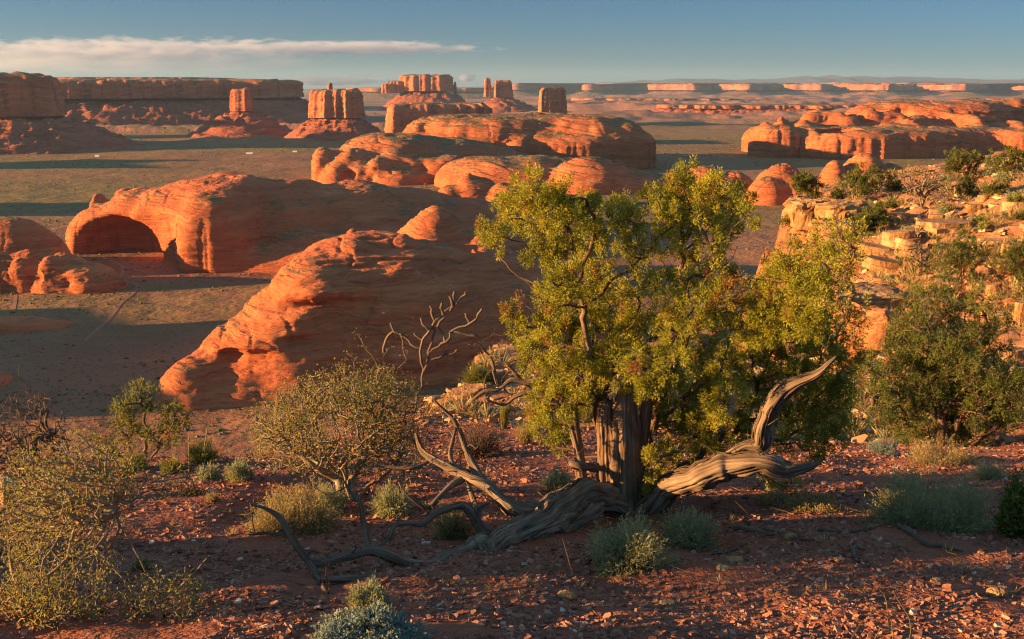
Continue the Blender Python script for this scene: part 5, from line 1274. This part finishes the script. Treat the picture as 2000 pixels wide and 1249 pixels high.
rock('pale block left of the orange rock face behind the big juniper', 1640, 640, 70, 70, dep=.8, n=3.4, sink=.1, amp=.2, led=.14, name='boulder', cat='boulder', group='cream boulders on the hill')
def slab(label, px, py, w, h, tilt):
    """broken bedding slab: two or three cracked layers, each a jagged plate"""
    g = ground_hit(px, py, 3, 75); k = g[1] / 2000; rx = w * k / 2; H = h * k
    nl = 2 if h < 20 else 3; V = []; F4 = []; FT = []; o = 0; m = 22; rows = 4
    a = np.sort(rs.uniform(0, 2 * np.pi, 9)); rad = rs.uniform(.72, 1.08, 9)
    ang = np.linspace(0, 2 * np.pi, m, endpoint=False)
    for L in range(nl):
        rr = np.interp(ang, a, rad * rs.uniform(.88, 1.06, 9), period=2 * np.pi) * (1 - .10 * L)
        cx, cy = rs.uniform(-.1, .1, 2) * rx * L
        z0 = -.5 * H + 1.3 * H * L / nl; z1 = -.5 * H + 1.3 * H * (L + 1) / nl
        for q, (zz, s_) in enumerate(((z0 - .02 * H, .97), (z0 + .2 * (z1 - z0), 1.0), (z1 - .12 * (z1 - z0), 1.0), (z1, .95))):
            x = rr * s_ * rx * np.cos(ang) + cx; y_ = rr * s_ * rx * .7 * np.sin(ang) + cy
            P = np.column_stack([x, y_, np.full(m, zz)])
            P += rs.normal(0, .02, P.shape) * rx * .6 * np.array([1, 1, .25])
            P[:, 2] += tilt[0] * P[:, 0] + tilt[1] * P[:, 1]
            V.append(P)
        i = np.arange(m); j = (i + 1) % m
        for q in range(rows - 1): F4.append(np.stack([o + q * m + i, o + q * m + j, o + (q + 1) * m + j, o + (q + 1) * m + i], 1))
        FT.append((o + (rows - 1) * m + i)[None]); o += rows * m
    ob = mesh_obj('sandstone_slab', np.concatenate(V), [np.concatenate(F4), np.concatenate(FT)], M_slab, smooth=False)
    ob.location = (g[0], g[1] + rx * .4, g[2] + .1 * H); ob.rotation_euler = (0, 0, rs.uniform(-.4, .4))
    return tag(ob, label, 'rock', 'rock slabs on the hillsides')
sl = [('long tilted slab at the left of the slab field under the dark leaning bush', 1715, 498, 90, 18, (-.12, 0)), ('thick broken slab with a sunlit face in the middle of the slab field', 1765, 488, 92, 34, (.1, 0)), ('leaning flat slab right of the thick broken slab', 1792, 500, 84, 26, (-.25, 0)),
      ('long straight ledge above the dense round juniper bush', 1870, 458, 150, 22, (0, 0)), ('short stepped ledge left end above the dense round bush', 1832, 448, 46, 26, (0, 0)), ('low slab lowest of the slab field', 1742, 530, 96, 18, (-.15, 0)), ('thin slab right of the long straight ledge', 1955, 486, 80, 16, (.05, 0)),
      ('flat pale slab near the hill top at the right edge', 1985, 412, 56, 16, (0, 0)), ('small pale slab below the hill skyline, right of centre', 1905, 415, 44, 12, (0, 0)), ('slab poking out beside the right of the dense round bush', 1958, 538, 66, 24, (.05, 0)), ('stacked slab right above the olive bush at the right edge', 1985, 500, 60, 20, (0, 0)),
      ('upright split block below the dense round bush', 1945, 592, 44, 34, (.2, 0)), ('pale lump at the right edge, middle of the hill', 1992, 640, 34, 52, (0, 0)), ('low slab at the right edge, lowest on the hill', 1985, 712, 64, 30, (.05, 0)), ('weathered grey slab right of the cap rock', 1790, 640, 60, 18, (0, 0)),
      ('little slab by the sparse brownish bush', 1725, 555, 50, 12, (0, 0)), ('slab at the far top right under the skyline bush', 1925, 398, 40, 10, (0, 0)), ('dark edged slab left below the bare tree', 1760, 432, 60, 10, (0, 0)), ('narrow slab just below the bare tree', 1840, 425, 50, 10, (0, 0))]
for lb, px, py, w, h, tl in sl: slab(lb, px, py, w, h, tl)
for lb, px, py, w, h in [('largest sandy slab on the left spur', 905, 784, 96, 16), ('upper sandy slab on the left spur slope', 958, 746, 84, 14), ('lowest sandy slab on the left spur, nearest the snag', 868, 798, 66, 13), ('topmost sandy slab where the left spur meets the juniper', 1005, 710, 70, 14), ('small sandy slab between snag and left spur shrub', 850, 768, 44, 10)]:
    slab(lb, px, py, w, h, (.2, .05))
rock('bleached white slab lying behind the dark leafless brush', 960, 812, 100, 12, dep=.4, name='white_slab', group=None)
rock('sunlit tan boulder at the left edge beside the dead shrub', 0, 985, 70, 54, dep=.8, n=3, name='boulder', cat='boulder', group=None, sink=.1)
# loose pale stones in the foreground
for i, (px, py, w, lb) in enumerate([(1108, 1172, 40, 'flat blue grey stone below the twisted silver root'), (1437, 1102, 34, 'flat pale stone right of the paler rabbitbrush'), (1304, 1185, 30, 'small whitish stone under the round grey green rabbitbrush'), (1545, 1055, 26, 'pale stone beside the driftwood sticks'), (1950, 1168, 40, 'pinkish stone near the right edge of the shaded ground'), (1640, 1100, 22, 'small white stone near the curved stick'), (1413, 1115, 26, 'low grey stone at lower centre, left of the flat pale stone'), (1830, 1140, 24, 'pale chip of stone in the middle of the shaded ground at right')]):
    rock(lb, px, py, w, w * .36, dep=.7, n=3, name='stone', cat='stone', group='pale stones on the foreground soil', sink=.15)
# fallen sticks
def stick(label, pts, r, name='fallen_stick'):
    Q = []
    for px, py in pts: g = ground_hit(px, py); Q.append(np.append(g + np.array([0, 0, .012]), 0))
    Q = np.array(Q); k = Q[0, 1] / 2000; n = len(Q); Q[:, 3] = r * k * (1 - .75 * np.linspace(0, 1, n) ** 1.5)
    S_ = spline(Q, .03); T = Tubes(); T.add(S_[:, :3] + rs.normal(0, .004, (len(S_), 3)), S_[:, 3], 10, .2, 2.2, 1, rs.uniform(0, 50))
    c = tuple(Q[0, :3]); tag(T.build(name, M_dead, None, c), label, 'stick', 'fallen dead sticks')
stick('thick weathered stick lying just right of the paler rabbitbrush', [(1432, 1034), (1470, 1040), (1510, 1052)], 8)
stick('forked grey stick lying behind the flat pale stone', [(1495, 1036), (1530, 1044), (1555, 1056), (1590, 1060)], 5)
stick('long knotty stick lying below the largest rabbitbrush', [(1755, 1032), (1785, 1050), (1810, 1066), (1850, 1074), (1880, 1082)], 7)
stick('short curved stick alone on the shaded ground', [(1680, 1070), (1664, 1080), (1668, 1094), (1690, 1108)], 5)
stick('thin stick lying left of the largest rabbitbrush', [(1600, 1038), (1640, 1042), (1690, 1040), (1720, 1030)], 4)
stick('thin dark stick in the shade left of the long limb end', [(495, 1192), (540, 1190), (580, 1186)], 4)
stick('grey stick lying under the paler rabbitbrush', [(1390, 1086), (1420, 1082), (1450, 1070)], 5)
# dry stalks at the bottom right
gs = at(1740, 1290, 3.75)
twiggy('dry_stalks', 'three thin golden dry stalks rising from the bottom edge at right', gs, [[at(1742, 1290, 3.75), at(1742, 1225, 3.75), at(1735, 1190, 3.75), at(1727, 1162, 3.75), at(1718, 1152, 3.75)], [at(1772, 1290, 3.75), at(1780, 1240, 3.75), at(1780, 1220, 3.75), at(1760, 1180, 3.75), at(1745, 1154, 3.75)], [at(1735, 1225, 3.75), at(1732, 1205, 3.75), at(1715, 1197, 3.75), at(1696, 1193, 3.75)], [at(1708, 1290, 3.75), at(1712, 1240, 3.75), at(1718, 1232, 3.75)]], [], rs, .0022, M_straw, cat='grass', capr=.004, step=.03, jit=.2, part='stalks')

# ---- cover too many to count: dry grass over the right hill, scrub over the valley
def cover_tufts(name, P, size, mat, rs, nb=14):
    n = len(P); idx = np.repeat(np.arange(n), nb)
    d = rs.normal(size=(n * nb, 3)); d[:, 2] = np.abs(d[:, 2]) + .35; d /= np.linalg.norm(d, axis=1)[:, None]
    V, F, a, b = blades(P[idx] + d * (size[idx] * .25)[:, None], d, size[idx] * rs.uniform(.5, 1.1, n * nb), size[idx] * rs.uniform(.05, .13, n * nb), np.clip(np.repeat(rs.uniform(0, 1, n), nb) * .6 + rs.uniform(0, .4, n * nb), 0, 1), (rs.uniform(0, 1, n * nb) < .2) * 1., rs)
    return tag(mesh_obj(name, V, F, mat, smooth=False, attr={'rnd': a, 'dry': b}), kind='stuff')
y = 15 * (66 / 15) ** rs.uniform(0, 1, 2600); x = y * rs.uniform(-.1, .62, 2600); k = (rim_dist(x, y) < -.2) & (fbm(np.stack([x, y, 0 * x], 1) / 5, 2) > -.25); x, y = x[k], y[k]
cover_tufts('dry_grass', np.stack([x, y, ground_z(x, y)], 1), (.12 + .3 * rs.uniform(0, 1, len(x)) ** 2) * (.6 + y / 60), M_straw, rs, 34)
y = 4.5 * (15 / 4.5) ** rs.uniform(0, 1, 260); x = y * rs.uniform(-.6, .6, 260); k = rim_dist(x, y) < -.1; x, y = x[k], y[k]
cover_tufts('sparse_grass', np.stack([x, y, ground_z(x, y)], 1), .03 + .05 * rs.uniform(0, 1, len(x)) ** 2, M_straw, rs, 14)
n = 1500; d_ = np.abs(rs.normal(0, 1.25, n)); a_ = rs.uniform(0, 6.28, n); x = .9 + d_ * np.cos(a_) * 1.25; y = 6.6 + d_ * np.sin(a_); k = (y > 3.4) & (y < 11); x, y = x[k], y[k]; n = len(x)
P = np.stack([x, y, ground_z(x, y) + rs.uniform(.004, .022, n)], 1); d = rs.normal(size=(n, 3)); d[:, 2] *= .10
V, F, a_, b_ = blades(P, d, .03 + .2 * rs.uniform(0, 1, n) ** 3, .004 + .006 * rs.uniform(0, 1, n) ** 2, rs.uniform(0, .7, n), (rs.uniform(0, 1, n) < .5) * .8, rs)
tag(mesh_obj('twig_litter', V, F, M_straw, smooth=False, attr={'rnd': a_, 'dry': b_}), kind='stuff')
def valley_scrub():
    n = 60000; rs = np.random.RandomState(77)
    y = 700 * (5200 / 700) ** rs.uniform(0, 1, n); x = y * rs.uniform(-.56, .56, n)
    P = np.stack([x, y, 0 * x], 1); k = fbm(P / 60, 3) + .9 * fbm(P / 420, 3) > .0 + .45 * rs.uniform(-1, 1, n)
    P = P[k]; n = len(P)
    s = rs.uniform(.35, .9, n) + 1.7 * rs.uniform(0, 1, n) ** 9
    s *= (1 + P[:, 1] / 3500)
    foot = []
    for px, py in [(312, 738), (330, 775), (352, 782), (372, 788), (395, 792), (430, 792), (455, 784), (480, 780), (505, 776), (520, 770), (548, 764), (560, 770), (600, 752), (150, 655), (60, 662), (30, 664), (385, 540), (500, 548), (540, 545), (240, 580), (470, 798), (410, 800), (120, 770), (180, 740), (90, 720), (250, 700), (205, 800), (140, 700)]:
        a, b = ray(px, py); foot.append((a * VZ / b, VZ / b - 4, 0))
    P = np.vstack([P, foot]); s = np.concatenate([s, rs.uniform(1.6, 3.0, len(foot))]); n = len(P)
    z = VZ + 2.0 * fbm(P / 120.0, 4) + 5.0 * fbm(P / 900.0, 3) * sstep(800, 3000, np.hypot(P[:, 0], P[:, 1]))
    P[:, 2] = z - .1
    dirs = np.array([(1, 0, .35), (.3, .95, .35), (-.8, .6, .35), (-.8, -.6, .35), (.3, -.95, .35), (0, 0, 1.0)])
    V = P[:, None] + dirs[None] * s[:, None, None] * rs.uniform(.7, 1.2, (n, 6, 1)) * np.array([1, 1, .9]); base = P[:, None] + dirs[None, :5] * np.array([.8, .8, 0]) * s[:, None, None]
    V = np.concatenate([V, base], 1).reshape(-1, 3); o = (np.arange(n) * 11)[:, None]
    i = np.arange(5); j = (i + 1) % 5
    tri = np.stack([o + i, o + j, o + 5 + 0 * i], -1).reshape(-1, 3); qd = np.stack([o + 6 + i, o + 6 + j, o + j, o + i], -1).reshape(-1, 4)
    tag(mesh_obj('valley_scrub', V, [tri, qd], M_scrub, smooth=False, attr={'rnd': np.repeat(rs.uniform(0, 1, n), 11), 'dry': np.zeros(n * 11)}), kind='stuff')
M_scrub = leaf_mat('valley_scrub_leaf', [(0, (.075, .062, .024)), (.6, (.15, .115, .042)), (1, (.25, .185, .065))], trans=.1)
valley_scrub()

# ---- tracks, parked vehicles and white houses down in the valley
def track(name, pts, w):
    P = []
    for px, py in pts:
        a, b = ray(px, py); Y = VZ / b; P.append((a * Y, Y, 0))
    S_ = spline(np.array(P), 8.0); t = np.gradient(S_, axis=0); t /= np.linalg.norm(t, axis=1)[:, None]
    nn = np.column_stack([t[:, 1], -t[:, 0], 0 * t[:, 0]])
    V = []
    for s_ in (-1, -.5, 0, .5, 1):
        q = S_ + nn * w * s_ * .5; q[:, 2] = valley_z(q[:, 0], q[:, 1]) + .30; V.append(q)
    tag(mesh_obj(name, np.stack(V, 1).reshape(-1, 3), grid_faces(len(S_), 5), M_track), kind='structure')
M_track, _nt, _b = mat_new('packed_track'); _t = NT(_nt); _g = _t.n('ShaderNodeNewGeometry')
_t.l(_t.ramp(_t.noise(_g.outputs['Position'], .3, 4, .6), [(.35, (.26, .11, .055)), (.65, (.33, .15, .075))]), _b.inputs['Base Color'])
track('dirt_track', [(215, 510), (240, 522), (238, 545), (268, 558), (262, 572), (240, 590), (215, 620), (190, 645), (165, 668)], 4.5)
track('dirt_track', [(240, 522), (290, 532), (360, 545), (430, 552), (520, 553)], 4.0)
track('dirt_track', [(0, 524), (18, 545), (30, 575), (26, 610)], 4.0)
def small_vehicle(label, px, py, col, rot):
    a, b = ray(px, py); Y = VZ / b; x = a * Y; z = float(valley_z(np.array([x]), np.array([Y]))[0])
    root = empty('parked_vehicle', (x, Y, z), label, 'vehicle', 'vehicles parked in the valley'); root.rotation_euler = (0, 0, rot)
    m, nt, bb = mat_new('vehicle_paint'); bb.inputs['Base Color'].default_value = (*col, 1); bb.inputs['Roughness'].default_value = .35
    mg, nt, bg_ = mat_new('vehicle_glass'); bg_.inputs['Base Color'].default_value = (.03, .035, .04, 1); bg_.inputs['Roughness'].default_value = .1
    mt, nt, bt = mat_new('tyre_rubber'); bt.inputs['Base Color'].default_value = (.02, .02, .02, 1)
    def prism(name, prof, w, mat):
        n = len(prof); V = [(px_, s_ * w / 2, pz) for s_ in (-1, 1) for px_, pz in prof]
        i = np.arange(n); F = np.stack([i, (i + 1) % n, n + (i + 1) % n, n + i], 1)
        o = mesh_obj(name, np.array(V), [F[:, ::-1], np.array([np.arange(n)]), np.array([n + np.arange(n)[::-1]])], mat, smooth=False); o.parent = root
    prism('body', [(-2.4, .45), (2.4, .45), (2.45, .95), (1.3, 1.05), (-2.4, 1.1), (-2.45, .8)], 1.9, m)
    prism('cabin', [(-2.2, 1.08), (1.1, 1.05), (.5, 1.75), (-1.9, 1.8)], 1.7, mg); prism('roof', [(-1.9, 1.803), (.5, 1.753), (.4, 1.86), (-1.8, 1.9)], 1.72, m)
    for wx in (-1.5, 1.5):
        for wy in (-.85, .85):
            V = [(wx + .38 * math.cos(t_), wy + s_ * .12, .38 + .38 * math.sin(t_)) for s_ in (-1, 1) for t_ in np.linspace(0, 2 * np.pi, 14, endpoint=False)]
            i = np.arange(14); F = np.stack([i, (i + 1) % 14, 14 + (i + 1) % 14, 14 + i], 1)
            o = mesh_obj('wheel', np.array(V), [F, np.array([np.arange(14)]), np.array([14 + np.arange(14)])], mt); o.parent = root
small_vehicle('white vehicle parked in front of the arched alcove, left of the pair', 205, 507, (.75, .75, .74), .2)
small_vehicle('pale vehicle parked in front of the arched alcove, right of the pair', 234, 506, (.6, .58, .52), -.2)
small_vehicle('white vehicle alone on the flat beside the nearest ridge', 533, 549, (.78, .78, .78), .5)
def house(label, px, py, w):
    a, b = ray(px, py); Y = VZ / b; x = a * Y; z = float(valley_z(np.array([x]), np.array([Y]))[0])
    root = empty('white_house', (x, Y, z - .3), label, 'house', 'houses on the plain')
    mw, nt, bw_ = mat_new('white_siding'); bw_.inputs['Base Color'].default_value = (.78, .76, .72, 1)
    mr, nt, br_ = mat_new('metal_roof'); br_.inputs['Base Color'].default_value = (.62, .60, .58, 1)
    d = w * .45; h = 4.0
    V = np.array([(sx * w / 2, sy * d / 2, sz) for sz in (0, h) for sx, sy in ((-1, -1), (1, -1), (1, 1), (-1, 1))])
    F = np.array([(0, 1, 5, 4), (1, 2, 6, 5), (2, 3, 7, 6), (3, 0, 4, 7)])
    o = mesh_obj('wall', V, F, mw, smooth=False); o.parent = root
    V = np.array([(-w * .53, -d * .56, h - .1), (w * .53, -d * .56, h - .1), (w * .53, d * .56, h - .1), (-w * .53, d * .56, h - .1), (-w * .53, 0, h + 2), (w * .53, 0, h + 2)])
    o = mesh_obj('roof', V, [np.array([(0, 1, 5, 4), (2, 3, 4, 5)]), np.array([(1, 2, 5), (3, 0, 4)])], mr, smooth=False); o.parent = root
house('larger white house on the shaded plain, below the slender butte', 488, 300.5, 26)
house('small white house on the plain below the butte with chimney rock', 576, 298, 16)
house('white house far left on the plain under the big shadowed butte', 190, 307, 15)
# ------------------------------------------------------------------ the evening air
def make_haze():
    x0, x1, y0, y1, z0, z1 = -75000, 75000, -3000, 78000, VZ - 130, 900
    V = np.array([(x, y, z) for x in (x0, x1) for y in (y0, y1) for z in (z0, z1)], float)
    F = np.array([(0, 1, 3, 2), (4, 6, 7, 5), (0, 4, 5, 1), (2, 3, 7, 6), (0, 2, 6, 4), (1, 5, 7, 3)])
    m = bpy.data.materials.new('evening_haze'); m.use_nodes = True
    nt = m.node_tree
    for n in list(nt.nodes):
        if n.type == 'BSDF_PRINCIPLED': nt.nodes.remove(n)
    v = nt.nodes.new('ShaderNodeVolumePrincipled')
    v.inputs['Color'].default_value = (0.42, 0.66, 0.90, 1)
    v.inputs['Density'].default_value = 0.9e-5
    v.inputs['Anisotropy'].default_value = 0.2
    nt.links.new(v.outputs[0], nt.nodes['Material Output'].inputs['Volume'])
    tag(mesh_obj('haze', V, F, m, smooth=False), kind='stuff')
make_haze()
# ------------------------------------------------------------------ clouds
def cloud(label, px, py, wpx, hpx, depth, dens, seed, thr, Y=70000.0, sc=(3.2, 1.2, 2.2)):
    c = at(px, py, Y); rx = wpx / 4000 * Y; rz = hpx / 4000 * Y
    u = np.linspace(0, 2 * np.pi, 48, endpoint=False); v = np.linspace(-np.pi / 2 + .05, np.pi / 2 - .05, 20)
    uu, vv = np.meshgrid(u, v, indexing='ij')
    D = np.stack([np.cos(vv) * np.cos(uu), np.cos(vv) * np.sin(uu), np.sin(vv)], -1).reshape(-1, 3)
    caps = [np.array([[i * 20 for i in range(48)][::-1]]), np.array([[i * 20 + 19 for i in range(48)]])]
    m = bpy.data.materials.new('cloud_vapour'); m.use_nodes = True; nt = m.node_tree; t = NT(nt)
    for n in list(nt.nodes):
        if n.type == 'BSDF_PRINCIPLED': nt.nodes.remove(n)
    tc = t.n('ShaderNodeTexCoord'); ob = tc.outputs['Object']
    mp = t.n('ShaderNodeMapping'); t.l(ob, mp.inputs[0]); mp.inputs['Scale'].default_value = sc; mp.inputs['Location'].default_value = (seed * 3.7, seed * 1.3, 0)
    nz = t.noise(mp.outputs[0], 1.6, 7, 0.62, 0.25)
    ln = t.n('ShaderNodeVectorMath', operation='LENGTH'); t.l(ob, ln.inputs[0])
    sh = t.math('SUBTRACT', 1.0, t.math('POWER', ln.outputs['Value'], 2.0))
    d = t.math('MULTIPLY_ADD', sh, 0.42, t.math('SUBTRACT', nz, thr))
    d = t.math('MULTIPLY', t.math('MAXIMUM', d, 0.0), dens)
    v = t.n('ShaderNodeVolumePrincipled'); v.inputs['Color'].default_value = (0.68, 0.72, 0.82, 1); v.inputs['Anisotropy'].default_value = 0.35
    t.l(d, v.inputs['Density']); t.l(v.outputs[0], nt.nodes['Material Output'].inputs['Volume'])
    try: m.cycles.volume_step_rate = 0.5
    except Exception: pass
    o = mesh_obj('cloud', D, [grid_faces(48, 20, True)] + caps, m)
    o.location = tuple(c); o.scale = (rx, depth, rz)
    return tag(o, label, 'cloud', 'evening clouds')
cloud('long grey cloud bank with bright crest filling the upper left sky', 230, 98, 1250, 66, 4500, .0026, 1.0, .735, sc=(9.0, 1.2, 1.7))
cloud('faint grey veil of cloud hanging under the long bright crested bank', 130, 124, 1100, 52, 6000, .0005, 2.0, .58, sc=(3, 1.0, .8))
cloud('thin tapering cloud streak at the right end of the long bank', 690, 94, 620, 34, 3000, .0034, 4.0, .66, sc=(4.5, 1.2, 1.2))
cloud('small lone puff of cloud low above the needle spire', 912, 152, 36, 18, 500, .03, 6.0, .52, sc=(1.5, 1.5, 1.2))
cloud('low pinkish cloud band on the horizon left of the tall blocky mesa', 640, 157, 300, 22, 1500, .012, 8.0, .58, sc=(5, 1.5, 1.4))
